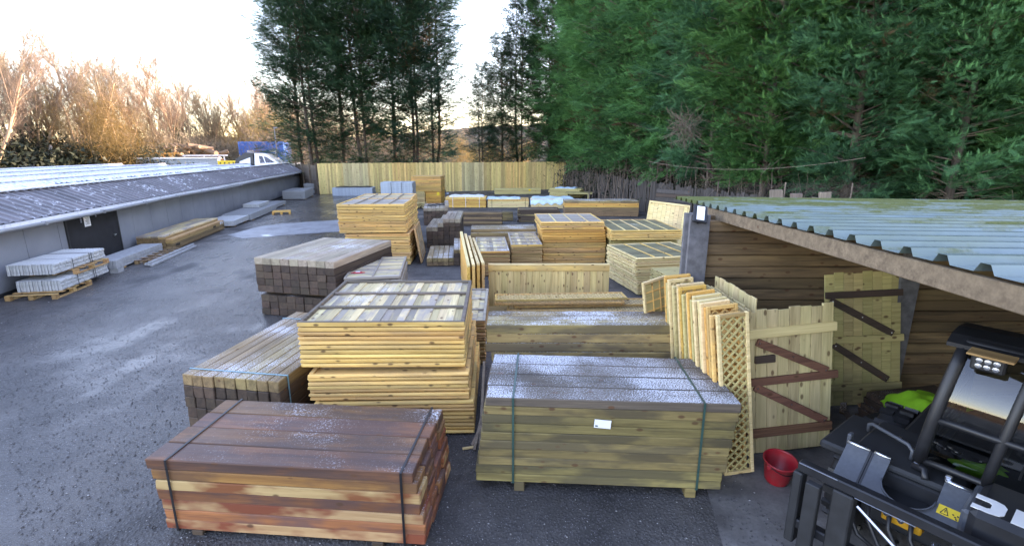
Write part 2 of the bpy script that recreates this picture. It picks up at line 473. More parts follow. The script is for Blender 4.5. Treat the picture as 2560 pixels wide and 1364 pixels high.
def mat_shedwall():
    t = NT('grey_wall_paint')
    p = t.geo('Position'); o = t.obj()
    n = t.noise(p, 0.8, 5, 0.6)
    c = t.mix(t.ramp(n, [(0.3, 0.0), (0.7, 1.0)]), (0.17, 0.185, 0.215), (0.225, 0.245, 0.275))
    st = t.noise(t.mapping(p, (5, 5, 0.35)), 1.0, 4, 0.6)
    c = t.mix(t.math('MULTIPLY', t.ramp(st, [(0.60, 0.0), (0.75, 1.0)]), 0.35), c, (0.26, 0.275, 0.29))
    pat = t.ramp(t.noise(p, 0.9, 2, 0.5), [(0.74, 0.0), (0.78, 1.0)])
    c = t.mix(t.math('MULTIPLY', pat, 0.55), c, (0.30, 0.28, 0.25))
    sz = t.new('ShaderNodeSeparateXYZ'); t.l(p, sz.inputs[0])
    foot_tone = t.ramp(t.math('ADD', sz.outputs[2], t.math('MULTIPLY', n, 0.3)), [(0.22, 1.0), (0.62, 0.0)])
    c = t.mix(t.math('MULTIPLY', foot_tone, 0.5), c, (0.085, 0.083, 0.08))       # darker towards the foot
    t.l(c, t.b.inputs['Base Color']); t.set(Roughness=0.6)
    return t.m
M['shedwall'] = mat_shedwall()

def mat_sheet(name, a, b, frosty, rough=0.45, ice=(0.72, 0.76, 0.82)):
    t = NT(name)
    p = t.geo('Position')
    n = t.noise(p, 1.1, 5, 0.6)
    c = t.mix(t.ramp(n, [(0.3, 0.0), (0.7, 1.0)]), a, b)
    f = t.ramp(t.math('ADD', t.noise(p, 7, 4, 0.7), t.math('MULTIPLY', t.noise(p, 0.5, 2), 0.4)), [(0.85 - frosty * 0.35, 0.0), (1.0 - frosty * 0.3, 1.0)])
    c = t.mix(t.math('MULTIPLY', f, 0.85), c, ice)
    t.l(c, t.b.inputs['Base Color']); t.l(t.math('ADD', rough, t.math('MULTIPLY', f, 0.3)), t.b.inputs['Roughness'])
    return t.m
M['roof_dk'] = mat_sheet('dark_roof_sheet', (0.085, 0.082, 0.092), (0.15, 0.14, 0.155), 0.22)
M['roof_lt'] = mat_sheet('pale_roof_sheet', (0.34, 0.37, 0.41), (0.50, 0.53, 0.57), 0.9)
M['skylight'] = mat_sheet('skylight_sheet', (0.035, 0.05, 0.09), (0.09, 0.10, 0.14), 0.05, 0.25)
M['skylight_am'] = mat_sheet('aged_skylight', (0.24, 0.20, 0.14), (0.32, 0.27, 0.2), 0.1, 0.35)
M['flash'] = mat_sheet('frosted_flashing', (0.42, 0.45, 0.48), (0.6, 0.62, 0.65), 1.0)

def mat_mossroof():
    t = NT('mossy_tin_roof')
    p = t.geo('Position')
    n = t.noise(p, 2.0, 5, 0.6)
    c = t.mix(t.ramp(n, [(0.3, 0.0), (0.7, 1.0)]), (0.085, 0.14, 0.15), (0.15, 0.215, 0.23))
    # lichen film, streaked along the sheets
    li = t.noise(t.mapping(p, (0.55, 2.2, 1)), 1.0, 5, 0.65)
    c = t.mix(t.math('MULTIPLY', t.ramp(li, [(0.42, 0.0), (0.62, 1.0)]), 0.6), c, (0.12, 0.15, 0.09))
    sx = t.new('ShaderNodeSeparateXYZ'); t.l(p, sx.inputs[0])
    far = t.ramp(t.math('DIVIDE', t.math('SUBTRACT', sx.outputs[1], 4.6), 3.4), [(0.0, 0.0), (1.0, 1.0)])
    mo = t.math('ADD', t.noise(t.mapping(p, (0.6, 1.1, 1)), 1.3, 6, 0.72), t.math('MULTIPLY', far, 0.20))
    moss = t.ramp(mo, [(0.52, 0.0), (0.64, 1.0)])
    c = t.mix(moss, c, t.mix(t.noise(p, 18, 4), (0.045, 0.065, 0.014), (0.11, 0.13, 0.035)))
    t.l(c, t.b.inputs['Base Color'])
    t.l(t.math('ADD', 0.33, t.math('MULTIPLY', moss, 0.5)), t.b.inputs['Roughness'])
    t.set(Metallic=0.0)
    b = t.bump(t.noise(p, 40, 4), 0.0, 0.02); t.l(t.math('MULTIPLY', moss, 0.8), b.inputs['Strength'])
    return t.m
M['mossroof'] = mat_mossroof()

def mat_glass():
    t = NT('cab_glass')
    t.set(Base_Color=(0.04, 0.05, 0.055), Roughness=0.04)
    tr = t.new('ShaderNodeBsdfTransparent'); tr.inputs[0].default_value = (0.30, 0.36, 0.38, 1)
    gl = t.new('ShaderNodeBsdfGlossy'); gl.inputs['Roughness'].default_value = 0.03
    fr = t.new('ShaderNodeFresnel'); fr.inputs[0].default_value = 1.7
    mx = t.new('ShaderNodeMixShader')
    t.l(fr.outputs[0], mx.inputs[0]); t.l(tr.outputs[0], mx.inputs[1]); t.l(gl.outputs[0], mx.inputs[2])
    t.l(mx.outputs[0], t.out.inputs[0]); return t.m
M['glass'] = mat_glass()

def mat_leaf(name, a, b, rough=0.6, transl=0.25):
    t = NT(name)
    at = t.new('ShaderNodeAttribute', attribute_name='tint')
    n = t.noise(t.obj(), 0.55, 3, 0.5)
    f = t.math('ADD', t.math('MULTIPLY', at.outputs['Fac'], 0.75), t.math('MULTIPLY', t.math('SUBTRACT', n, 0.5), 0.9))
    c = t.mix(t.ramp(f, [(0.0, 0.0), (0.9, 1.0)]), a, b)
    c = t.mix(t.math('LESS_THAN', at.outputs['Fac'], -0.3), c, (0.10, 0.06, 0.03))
    hs = t.new('ShaderNodeHueSaturation'); r = t.rnd()
    t.l(t.math('ADD', t.math('MULTIPLY', r, 0.55), 0.72), hs.inputs['Value'])
    t.l(t.math('ADD', t.math('MULTIPLY', t.math('FRACT', t.math('MULTIPLY', r, 9.3)), 0.05), 0.475), hs.inputs['Hue'])
    t.l(c, hs.inputs['Color']); c = hs.outputs[0]
    t.l(c, t.b.inputs['Base Color']); t.set(Roughness=rough); t.b.inputs['Specular IOR Level'].default_value = 0.3
    if transl:
        tl = t.new('ShaderNodeBsdfTranslucent'); t.l(c, tl.inputs[0])
        mx = t.new('ShaderNodeMixShader'); mx.inputs[0].default_value = transl
        t.l(t.b.outputs[0], mx.inputs[1]); t.l(tl.outputs[0], mx.inputs[2]); t.l(mx.outputs[0], t.out.inputs[0])
    return t.m
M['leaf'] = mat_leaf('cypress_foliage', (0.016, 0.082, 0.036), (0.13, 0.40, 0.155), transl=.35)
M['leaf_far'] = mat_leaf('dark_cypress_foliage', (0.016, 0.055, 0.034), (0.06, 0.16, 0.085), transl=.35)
M['scrub'] = mat_leaf('dark_scrub', (0.020, 0.028, 0.018), (0.06, 0.07, 0.04))
M['gold'] = mat_leaf('golden_scrub', (0.20, 0.14, 0.05), (0.38, 0.26, 0.09), transl=0.3)
M['twig'] = mat_leaf('bare_twigs', (0.20, 0.16, 0.115), (0.44, 0.355, 0.245), rough=0.9, transl=0)
M['ivy'] = mat_leaf('ivy', (0.016, 0.03, 0.012), (0.05, 0.08, 0.03))

def mat_hill():
    t = NT('far_wood')
    p = t.geo('Position')
    n = t.noise(p, 0.09, 6, 0.7); n2 = t.noise(p, 0.6, 4, 0.7)
    c = t.mix(t.ramp(n, [(0.35, 0.0), (0.65, 1.0)]), (0.11, 0.075, 0.05), (0.22, 0.15, 0.085))
    c = t.mix(t.math('MULTIPLY', t.ramp(n2, [(0.4, 0.0), (0.7, 1.0)]), 0.5), c, (0.05, 0.045, 0.03))
    t.l(c, t.b.inputs['Base Color']); t.set(Roughness=0.95); t.bump(n2, 1.0, 1.5); return t.m
M['hill'] = mat_hill()

def mat_field():
    t = NT('winter_field')
    p = t.geo('Position'); n = t.noise(p, 0.3, 5, 0.6)
    t.l(t.mix(n, (0.10, 0.085, 0.035), (0.22, 0.17, 0.07)), t.b.inputs['Base Color']); t.set(Roughness=0.95); return t.m
M['field'] = mat_field()

# ------------------------------------------------------------------ ground and terrain
g = MB(); n_ = 60
g.add([(-400, -400, 0), (400, -400, 0), (400, 700, 0), (-400, 700, 0)], [(0, 1, 2, 3)])
struct(g.build('ground', M['ground']))
g = MB()
g.add([(-7.0, 20.3, .004), (-6.9, 23.6, .004), (-8.2, 23.9, .004), (-10.6, 22.6, .004), (-11.2, 21.6, .004), (-11.3, 19.4, .004), (-10.3, 18.6, .004), (-8.6, 19.6, .004)], [tuple(range(8))])
struct(g.build('pavement', M['lane']))
g = MB()
g.add([(1.75, 3.3, .004), (2.3, -4, .004), (9, -4, .004), (9, 6.15, .004), (2.5, 6.15, .004), (2.0, 4.6, .004)], [tuple(range(6))])
struct(g.build('concrete_floor', M['slab']))
g = MB()
g.add([(-60, 47.5, .006), (2, 48.5, .006), (30, 300, .006), (-60, 300, .006)], [(0, 1, 2, 3)])
struct(g.build('field', M['field']))

def hill(name, x0, x1, y, depth, hmax, seed):
    rg = np.random.default_rng(seed); nx, ny = 160, 14
    X = np.linspace(x0, x1, nx); V = []
    ph = rg.uniform(0, 6.28, 8)
    for j in range(ny):
        t = j / (ny - 1)
        for i, x in enumerate(X):
            prof = math.sin(min(1, t * 1.4) * math.pi / 2)
            base = hmax * (0.75 + 0.25 * math.sin(x * 0.013 + ph[0]) + 0.08 * math.sin(x * 0.05 + ph[1]))
            V.append((x, y + depth * t, prof * base + rg.uniform(-.5, .9) * (prof > .1) - 0.3))
    F = []
    for j in range(ny - 1):
        for i in range(nx - 1):
            a = j * nx + i
            F += [(a, a + 1, a + nx + 1), (a, a + nx + 1, a + nx)]
    return struct(link(name, mesh_np(name, np.array(V), np.array(F), M['hill'], smooth=True)))
hill('hill', -330, 40, 150, 60, 13.0, 3)
hill('hill', 20, 330, 170, 60, 12.0, 5)
hill('hill', -330, 330, -70, -50, 11.0, 6)

# ------------------------------------------------------------------ corrugated sheet helper
def sheet_profile(width, period, rib, h):
    p = []; x = 0.0
    n = max(1, round(width / period)); per = width / n
    for i in range(n):
        p += [(x, 0), (x + per - rib, 0), (x + per - rib * 0.75, h), (x + per - rib * 0.25, h)]
        x += per
    p.append((width, 0))
    return p
def sheet(mb, prof, org, ux, us, L):
    """profile along ux, run along us (unit vectors), rib height along their cross product"""
    org = Vector(org); ux = Vector(ux).normalized(); us = Vector(us).normalized(); n = ux.cross(us)
    if n.z < 0: n = -n
    vs = []; fs = []
    for d in (0, L):
        for x, h in prof: vs.append(org + ux * x + us * d + n * h)
    m = len(prof)
    for i in range(m - 1): fs.append((i, i + 1, i + 1 + m, i + m))
    mb.add(vs, fs)

# ------------------------------------------------------------------ long low grey shed on the left
SB = thing('livestock_shed', 'long low grey shed with ribbed roofs and black door beside the driveway', 'shed', (-17.19, 39.26, 0), (0, 0, R(-78.9)))
pw = 1.2; wall_h = 1.70
wp = MB().box(0, pw - .022, -.03, 0, 0.10, wall_h, c=.004).mesh('wall_panel', M['shedwall'])
x = -3.2; DOOR = (24.15, 26.5)
while x < 34:
    if x + pw > DOOR[0] and x < DOOR[1]:
        x0, x1 = x, x + pw
        if x0 < DOOR[0]: MB().box(0, DOOR[0] - x0 - .004, -.03, 0, .1, wall_h).build('wall_panel', M['shedwall'], SB, (x0, 0, 0))
        if x1 > DOOR[1]: MB().box(DOOR[1] + .004 - x0, pw - .012, -.03, 0, .1, wall_h).build('wall_panel', M['shedwall'], SB, (x0, 0, 0))
    else:
        link('wall_panel', wp, SB, (x, 0, 0))
    x += pw
MB().box(-3.2, 34, -.035, -.006, -.02, .099).build('plinth', M['black_matt'], SB)
M['seam'] = plain('seam_grey', (0.34, 0.36, 0.39), .7)
MB().box(-3.2, 34, -.20, -.04, 0, 1.68).build('core_wall', M['seam'], SB)
MB().box(-3.28, -3.205, -15.9, -.1, 0, 1.69).build('end_wall', M['shedwall'], SB)
M['door'] = plain('door_black', (0.02, 0.021, 0.024), 0.75, var=.35, scale=4, spec=.3)
dr = MB().box(DOOR[0] + .01, DOOR[1] - .01, -.07, .03, .04, 1.62, c=.008).build('door', M['door'], SB)
for x_ in (DOOR[0] - .05, DOOR[1] - .01): MB().box(x_, x_ + .06, .001, .045, .02, 1.69, c=.004).build('door_jamb', M['black_matt'], SB)
MB().box(DOOR[0] + .011, DOOR[1] - .011, .001, .045, 1.63, 1.69).build('door_head', M['black_matt'], SB)
MB().box(DOOR[0] + 1.32, DOOR[0] + 1.60, .031, .036, 1.14, 1.45).build('notice', M['paper'], dr)
tx = MB()
for i in range(7): tx.box(DOOR[0] + 1.37, DOOR[0] + 1.55 - .03 * (i % 3), .0375, .039, 1.39 - i * .032, 1.40 - i * .032)
tx.build('notice_text', M['black_matt'], dr)
MB().tube([(DOOR[0] + .3, .03, .72), (DOOR[0] + .3, .09, .72), (DOOR[0] + .42, .10, .70)], .018, 6).build('handle', M['steel'], dr)
MB().box(DOOR[0] + 1.02, DOOR[0] + 1.05, .03, .045, 1.36, 1.60).build('hinge_bar', M['steel'], dr)
MB().box(DOOR[0] + 1.72, DOOR[0] + 1.75, .03, .045, 1.28, 1.60).build('hinge_bar', M['steel'], dr)
# roofs
E0 = (.30, 1.66); RZ = 2.22; RY = -1.0
def slope(y0, z0, y1, z1): return Vector((0, y1 - y0, z1 - z0)), math.hypot(y1 - y0, z1 - z0)
d, L = slope(E0[0], E0[1], RY, RZ)
ms = MB(); sheet(ms, sheet_profile(1.2, .3, .09, .035), (0, 0, 0), (1, 0, 0), d, L)
me = ms.mesh('roof_sheet', M['roof_dk'])
for i in range(31):
    link('roof_sheet', me, SB, (-3.4 + 1.2 * i, E0[0], E0[1] + .004 * (i % 2)))
MB().box(-3.45, 33.8, E0[0] - .03, E0[0] + .015, E0[1] - .11, E0[1] - .012).build('fascia_board', M['flash'], SB)
gut = MB()
pts = [(-3.4 + 1.2 * i, E0[0] + .07, E0[1] - .10 - .035 * abs(math.sin(i * .31)) - (.03 if 13 < i < 17 else 0)) for i in range(31)]
gut.tube(pts, .045, 8); gut.build('gutter_pipe', M['pipe'], SB, smooth=True)
for i in range(0, 31, 2):
    MB().box(pts[i][0] - .03, pts[i][0] + .03, E0[0] + .0, E0[0] + .13, pts[i][2] - .05, pts[i][2] + .05).build('pipe_bracket', M['pipe'], SB)
MB().box(-3.42, 33.8, RY - .12, RY + .10, RZ + .018, RZ + .06, c=.01).build('ridge_cap', M['flash'], SB)
for sgn in (0,):
    MB().bar((-3.43, E0[0] + .02, E0[1] + .02), (-3.43, RY, RZ + .03), .06, .14).build('verge_trim', M['flash'], SB)
span = 3.1; rgs = random.Random(11)
for k in range(5):
    ry = RY - span * k
    vy = ry - 1.6
    d, L = slope(ry, RZ, vy, 1.72)
    ms = MB(); sheet(ms, sheet_profile(37.2, .3, .09, .03), (0, 0, 0), (1, 0, 0), d, L)
    ms.build('back_slope', M['roof_lt'], SB, (-3.4, ry, RZ))
    if k < 4:
        ny = ry - span
        d, L = slope(vy, 1.72, ny, RZ)
        ms = MB(); sheet(ms, sheet_profile(37.2, .3, .09, .03), (0, 0, 0), (1, 0, 0), d, L)
        ms.build('front_slope', M['roof_lt'], SB, (-3.4, vy, 1.72))
        MB().box(-3.42, 33.8, ny - .12, ny + .10, RZ + .018, RZ + .06, c=.01).build('ridge_cap', M['flash'], SB)
        dn = d.normalized()
        for i in range(30):
            if rgs.random() < (.72 if k < 2 else .45):
                q = MB(); sheet(q, sheet_profile(.9, .3, .09, .03), (0, 0, 0), (1, 0, 0), d, L * .46)
                q.build('skylight', M['skylight' if rgs.random() < .8 else 'skylight_am'], SB, (-3.1 + 1.2 * i, vy + dn.y * .35, 1.72 + dn.z * .35 + .022))

# ------------------------------------------------------------------ boundary fences
FA = Vector((-14.73, 38.16, 0)); FB = Vector((4.7, 43.4, 0)); fd = (FB - FA); fl = fd.length; fa = math.atan2(fd.y, fd.x)
fen = thing('board_fence', 'tall pale closeboard fence across the far end of the yard', 'fence', FA, (0, 0, fa))
M['fence_b'] = wood('fence_board_orange', (0.68, 0.44, 0.16), (0.52, 0.32, 0.11), knots=0.8, grain=10, var=0.25, along=2)
M['fence_c'] = wood('fence_board_grey', (0.52, 0.43, 0.23), (0.40, 0.31, 0.15), knots=0.8, grain=10, var=0.25, along=2)
bm_ = [MB().box(0, .128, -.012 - .004 * k, .012, .02, 2.32 + .012 * k, c=.004).mesh('board', M[mk_]) for mk_ in ('fence', 'fence_b', 'fence_c') for k in range(3)]
nb = int(fl / .131)
for i in range(nb):
    link('board', bm_[i % 3 + 3 * (0, 2, 0, 1, 0, 0, 2, 0, 1, 0)[(i // 14) % 10]], fen, (i * .131, rng.uniform(-.006, .006), rng.uniform(-.015, .01)))
for z in (.4, 1.2, 2.0): MB().box(0, fl, .017, .07, z, z + .08).build('rail', M['fence'], fen)
# brown gate-like panels between shed and pale fence
GA = Vector((-17.9, 42.0, 0)); GB = Vector((-14.78, 38.22, 0)); gd = GB - GA
bf = thing('brown_fence', 'dark brown panel fence with posts between grey shed and pale fence', 'fence', GA, (0, 0, math.atan2(gd.y, gd.x)))
gl = gd.length; nbr = int(gl / .16)
bb = MB().box(0, .155, -.012, .012, .02, 2.15, c=.004).mesh('board', M['fence_br'])
for i in range(nbr): link('board', bb, bf, (i * .16, rng.uniform(-.006, .006), rng.uniform(-.04, .03)))
for k in range(4): MB().box(-.05, .05, -.13, -.02, 0, 2.3, c=.01).build('post', M['fence_br'], bf, (k * gl / 3 * .99, 0, 0))
for z in (.3, 1.05, 1.85): MB().box(0, gl, -.055, -.015, z, z + .09).build('rail', M['fence_br'], bf)
# old dark fence under the hedge on the right
of_pts = [Vector((4.85, 43.3, 0)), Vector((6.7, 30.0, 0)), Vector((8.0, 22.0, 0)), Vector((9.0, 15.5, 0))]
for k in range(3):
    a, b = of_pts[k], of_pts[k + 1]; d = b - a
    ang = math.atan2(d.y, d.x)
    o = thing('old_fence', ['rotting dark board fence under the hedge, run meeting the pale fence', 'rotting dark board fence under the hedge, middle run', 'rotting dark board fence under the hedge, run behind the tin roof'][k], 'fence', a, (0, 0, ang))
    ob = MB().box(0, .14, -.012, .012, 0, 1.75, c=.004).mesh('board', M['fence_old'])
    for i in range(int(d.length / .15)):
        if rng.random() < .93: link('board', ob, o, (i * .15, rng.uniform(-.015, .015), rng.uniform(-.18, .02)), (0, rng.uniform(-.02, .02), 0))
    for z in (.4, 1.3): MB().box(0, d.length, .014, .06, z, z + .08).build('rail', M['fence_old'], o)

# ------------------------------------------------------------------ open shed on the right
WY = 6.2
RS = thing('open_shed', 'open sided timber shed with mossy corrugated tin roof and sleeper wall', 'shed', (2.33, WY, 0))
def H_post(name, x, h, mat):
    poly = [(-.12, -.13), (.12, -.13), (.12, -.07), (.045, -.05), (.045, .05), (.12, .07), (.12, .13), (-.12, .13), (-.12, .07), (-.045, .05), (-.045, -.05), (-.12, -.07)]
    m = MB(); n = len(poly)
    vs = [(px, py, 0) for px, py in poly] + [(px, py, h) for px, py in poly]
    m.add(vs, [tuple(range(n))[::-1], tuple(range(n, 2 * n))] + [(i, (i + 1) % n, (i + 1) % n + n, i + n) for i in range(n)])
    return m.build(name, mat, RS, (x, 0, 0))
H_post('post', 0, 2.48, M['post_conc']); H_post('post', 2.75, 2.44, M['post_conc']); H_post('post', 5.5, 2.44, M['post_conc'])
pm = [MB().box(.055, 2.695, -.045, .045, .002, .146, c=.012, jit=.004, rg=rng).mesh('wall_plank', M['shed_plank']) for _ in range(4)]
for b_ in range(2):
    for i in range(16):
        link('wall_plank', pm[(i * 3 + b_) % 4], RS, (2.75 * b_, rng.uniform(-.008, .008), .02 + i * .149))
# roof sheets: ribs run along x, verge on the left follows the fascia line
def fx(y): return 2.74 - (8.3 - y) * .052
def rz(y): return 2.475 + (8.3 - y) * .027
prof = sheet_profile(1.08, .27, .12, .05)
ylist = [8.3 - 1.08 * i for i in range(12)]  # nearest sheets lie out of view, added to darken the shed inside
for y in ylist:
    m = MB(); L = 8.5
    vs = []; fs = []
    K = len(prof); NX = 2
    for j in range(NX):
        for px, ph in prof:
            yy = y - px
            vs.append((fx(yy) - .05 if j == 0 else fx(yy) + L, yy, rz(yy) + ph - (0 if j == 0 else .10)))
    for i in range(K - 1): fs.append((i, i + K, i + 1 + K, i + 1))
    m.add(vs, fs)
    o = m.build('roof_sheet', M['mossroof'], RS, (-2.33, -WY, .003 * ylist.index(y)))
MB().bar((fx(7.0) - 2.33, 7.0 - WY, rz(7.0) - .075), (fx(-4.5) - 2.33, -4.5 - WY, rz(-4.5) - .075), .05, .13, c=.006).build('fascia_board', M['fascia'], RS)
for xx in (3.6, 5.2, 6.8):
    MB().bar((xx - 2.33, 8.2 - WY, rz(8.2) - .12), (xx - 2.33, -4.5 - WY, rz(-4.5) - .12), .07, .15).build('purlin', M['shed_plank'], RS)
MB().bar((.1, .17, 2.36), (8.3, .17, 2.30), .09, .16).build('wall_plate', M['shed_plank'], RS)
for i in range(16):  # unseen side wall, added to keep light out of the shed
    for b_ in range(4): link('wall_plank', pm[(i + b_) % 4], RS, (8.3, -2.75 * b_ + .1, .02 + i * .149), (0, 0, R(-90)))
for b_ in range(2):
    for i in range(16): link('wall_plank', pm[(i * 3 + b_) % 4], RS, (5.5 + 2.75 * b_, rng.uniform(-.008, .008), .02 + i * .149))
# small solar lamp on the post
sl = thing('solar_lamp', 'small black solar lamp with white panel on the shed post', 'lamp', (2.30, 6.02, 2.49), (R(-38), R(8), R(-10)))
MB().box(-.085, .085, -.02, .02, -.11, .13, c=.01).build('housing', M['black'], sl)
MB().box(-.045, .045, -.028, -.021, -.085, .105).build('solar_panel', M['white'], sl)
MB().tube([(0, .02, -.02), (0, .10, -.06)], .015, 6).build('bracket', M['black'], sl)

# ------------------------------------------------------------------ sleeper packs
_cache = {}
def beam_meshes(L, w, h, mat, n=4, c=.008, jit=.004, name='sleeper'):
    key = (round(L, 3), round(w, 3), round(h, 3), mat, name)
    if key not in _cache:
        rg = random.Random(hash(key) % 9999 if False else int(L * 1000 + w * 7000 + h * 31000))
        _cache[key] = [MB().box(0, L, -w / 2, w / 2, 0, h, None, c, jit, rg).mesh(name, M[mat]) for _ in range(n)]
    return _cache[key]

def strap_loop(parent, x, y0, y1, z0, z1, mat, w=.02, t=.004, axis='x'):
    m = MB()
    e = t
    if axis == 'x':
        m.box(x - w / 2, x + w / 2, y0 - e, y0 - .0005, z0, z1 + e); m.box(x - w / 2, x + w / 2, y0, y1, z1 + .0005, z1 + e)
        m.box(x - w / 2, x + w / 2, y1 + .0005, y1 + e, z0, z1 + e); m.box(x - w / 2, x + w / 2, y0, y1, z0 - e, z0 - .0005)
    else:
        m.box(y0, y1, x - w / 2, x + w / 2, z1 + .0005, z1 + e); m.box(y0 - e, y0 - .0005, x - w / 2, x + w / 2, z0, z1 + e)
        m.box(y1 + .0005, y1 + e, x - w / 2, x + w / 2, z0, z1 + e); m.box(y0, y1, x - w / 2, x + w / 2, z0 - e, z0 - .0005)
    return m.build('strap', M[mat], parent)

def pack(label, FL, ang, along, L, w, h, nw, nl, z0, mat, top=None, name='sleeper_stack', cat='timber stack', group=None, straps=(), smat='strap', shift=None, skip=None, seed=1, bearers=True, jx=.012, piece='sleeper', bmat=None, matf=None):
    rg = random.Random(seed)
    t = thing(name, label, cat, (FL[0], FL[1], 0), (0, 0, R(ang)), group)
    jit = min(.004, h * .04)
    for k in range(nl):
        for j in range(nw):
            if skip and skip(k, j): continue
            mm = top if (top and k == nl - 1) else mat
            if matf: mm = matf(k, j) or mm
            ms = beam_meshes(L, w - .004, h - .003, mm, jit=jit, name=piece)
            dx = rg.uniform(-jx, jx) + (shift(k) if shift else 0)
            z = z0 + k * h + rg.uniform(0, .0015)
            if along == 'x': link(piece, rg.choice(ms), t, (dx, w * (j + .5) + rg.uniform(-.002, .002) * (1 if k < nl - 1 else .5), z))
            else: link(piece, rg.choice(ms), t, (w * (j + .5), dx, z), (0, 0, R(90)))
    W = w * nw
    if bearers and z0 > .02:
        for fpos in (.14, .84):
            if along == 'x': MB().box(fpos * L - .05, fpos * L + .05, .0, W, 0, z0 - .001, c=.005).build('bearer', M[bmat or mat], t)
            else: MB().box(.0, W, fpos * L - .05, fpos * L + .05, 0, z0 - .001, c=.005).build('bearer', M[bmat or mat], t)
    zt = z0 + nl * h
    for s in straps:
        if along == 'x': strap_loop(t, s * L, -.012, W + .012, z0, zt + .004, smat)
        else: strap_loop(t, s * L, -.012, W + .012, z0, zt + .004, smat, axis='y')
    return t

# reddish strapped pack in the foreground
def redmat(k, j):
    if k == 6: return None
    return {0: 'sleeper_sap', 1: 'sleeper_red', 2: 'sleeper_sap', 3: 'sleeper_red', 4: 'sleeper_sap', 5: 'sleeper_or'}[k] if j in (0, 3) else None
M['sleeper_or'] = wood('orange_sleeper', (0.46, 0.20, 0.055), (0.24, 0.085, 0.03), knots=0.35, grain=10, var=0.2, frosty=0.2, stain=(0.12, 0.05, 0.03), stain_amt=0.7)
pack('reddish brown hardwood sleepers bound with two black straps, top wet and frosted', (-3.06, 3.65), -4.8, 'x', 2.30, .257, .098, 4, 7, .05, 'sleeper_red', top='sleeper_rtop', straps=(.07, .945), smat='strap', seed=3, shift=lambda k: .012 * (6 - k) - .02, jx=.015, matf=redmat, bmat='sleeper_dk')
# olive strapped pack
gp = pack('olive green strapped sleepers with white label and frost speckled dark top', (-.26, 4.22), -3.4, 'x', 2.36, .257, .0905, 4, 10, .10, 'sleeper_gr', top='sleeper_gr_top', straps=(.115, .86), smat='strap_gr', seed=5, shift=lambda k: -.011 * (9 - k), jx=.012)
MB().box(0, .155, -.004, -.0005, 0, .085).build('white_label', M['paper'], gp, (1.03, -.013, .735), (0, R(4), 0))
MB().box(.01, .035, -.0055, -.0045, .012, .026).build('label_print', M['strap_gr'], gp, (1.03, -.013, .735), (0, R(4), 0))
# pack behind it
cp = pack('yellowish sleepers with frost whitened top, pack behind the olive strapped sleepers', (-.32, 5.66), 0, 'x', 2.43, .18, .118, 3, 10, .02, 'sleeper_c', seed=8, shift=lambda k: .0 if k > 6 else .07, jx=.012, bearers=False)
MB().tube([(2.02, -.002, .56), (2.0, -.012, .66), (2.03, -.006, .73), (2.06, -.004, .72)], .004, 5).build('strap_end', M['white'], cp)
MB().box(.30, .32, -.009, -.001, .02, .76).build('strap', M['strap'], cp)
# square posts, ends to the viewer, left of the panels
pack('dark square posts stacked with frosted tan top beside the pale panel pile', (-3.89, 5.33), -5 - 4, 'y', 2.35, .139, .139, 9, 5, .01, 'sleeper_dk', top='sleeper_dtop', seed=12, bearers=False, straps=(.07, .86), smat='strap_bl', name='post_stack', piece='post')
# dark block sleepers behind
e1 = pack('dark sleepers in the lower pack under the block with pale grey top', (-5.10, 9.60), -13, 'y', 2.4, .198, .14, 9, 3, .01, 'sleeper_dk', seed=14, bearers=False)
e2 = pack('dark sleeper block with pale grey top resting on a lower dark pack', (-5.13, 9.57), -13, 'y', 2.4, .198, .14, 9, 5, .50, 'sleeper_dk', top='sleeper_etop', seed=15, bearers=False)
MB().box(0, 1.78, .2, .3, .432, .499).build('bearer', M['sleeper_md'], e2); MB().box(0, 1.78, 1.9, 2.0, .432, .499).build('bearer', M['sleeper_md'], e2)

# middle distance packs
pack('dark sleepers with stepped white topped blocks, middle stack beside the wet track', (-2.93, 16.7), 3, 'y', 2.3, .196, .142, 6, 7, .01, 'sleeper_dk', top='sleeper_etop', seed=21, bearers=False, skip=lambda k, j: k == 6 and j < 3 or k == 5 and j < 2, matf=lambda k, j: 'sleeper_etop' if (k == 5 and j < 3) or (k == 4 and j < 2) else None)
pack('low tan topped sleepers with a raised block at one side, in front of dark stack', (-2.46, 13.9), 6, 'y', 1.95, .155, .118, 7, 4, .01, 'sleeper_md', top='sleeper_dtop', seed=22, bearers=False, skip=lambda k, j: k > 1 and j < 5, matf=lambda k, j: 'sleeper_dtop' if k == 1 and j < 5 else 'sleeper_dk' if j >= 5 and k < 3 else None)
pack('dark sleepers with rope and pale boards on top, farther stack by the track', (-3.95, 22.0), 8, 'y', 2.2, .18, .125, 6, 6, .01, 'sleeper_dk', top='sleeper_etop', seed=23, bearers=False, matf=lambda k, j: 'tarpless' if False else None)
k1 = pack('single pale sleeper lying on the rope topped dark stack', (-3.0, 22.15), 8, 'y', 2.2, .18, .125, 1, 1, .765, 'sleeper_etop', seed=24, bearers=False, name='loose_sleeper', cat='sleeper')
rp = MB()
for i in range(3):
    cx, cy = (-3.75 + .28 * i, 23.0 + .2 * i)
    rp.tube([(cx + .16 * math.cos(a) * (1 + .3 * math.sin(3 * a)), cy + .3 * math.sin(a), .785 + .03 * abs(math.sin(2 * a + i))) for a in [x * .5 for x in range(14)]], .022, 6)
tag(rp.build('rope_coil', M['tarp_dk']), 'tangle of dark blue rope lying on the farther dark sleepers', 'rope')
pack('upright dark brown sleeper wall stack near the two slim panel piles', (-2.27, 21.75), 0, 'x', 1.83, .20, .10, 4, 6, .01, 'sleeper_dk', seed=25, bearers=False, matf=lambda k, j: 'sleeper_md' if j == 0 and k % 2 else None)
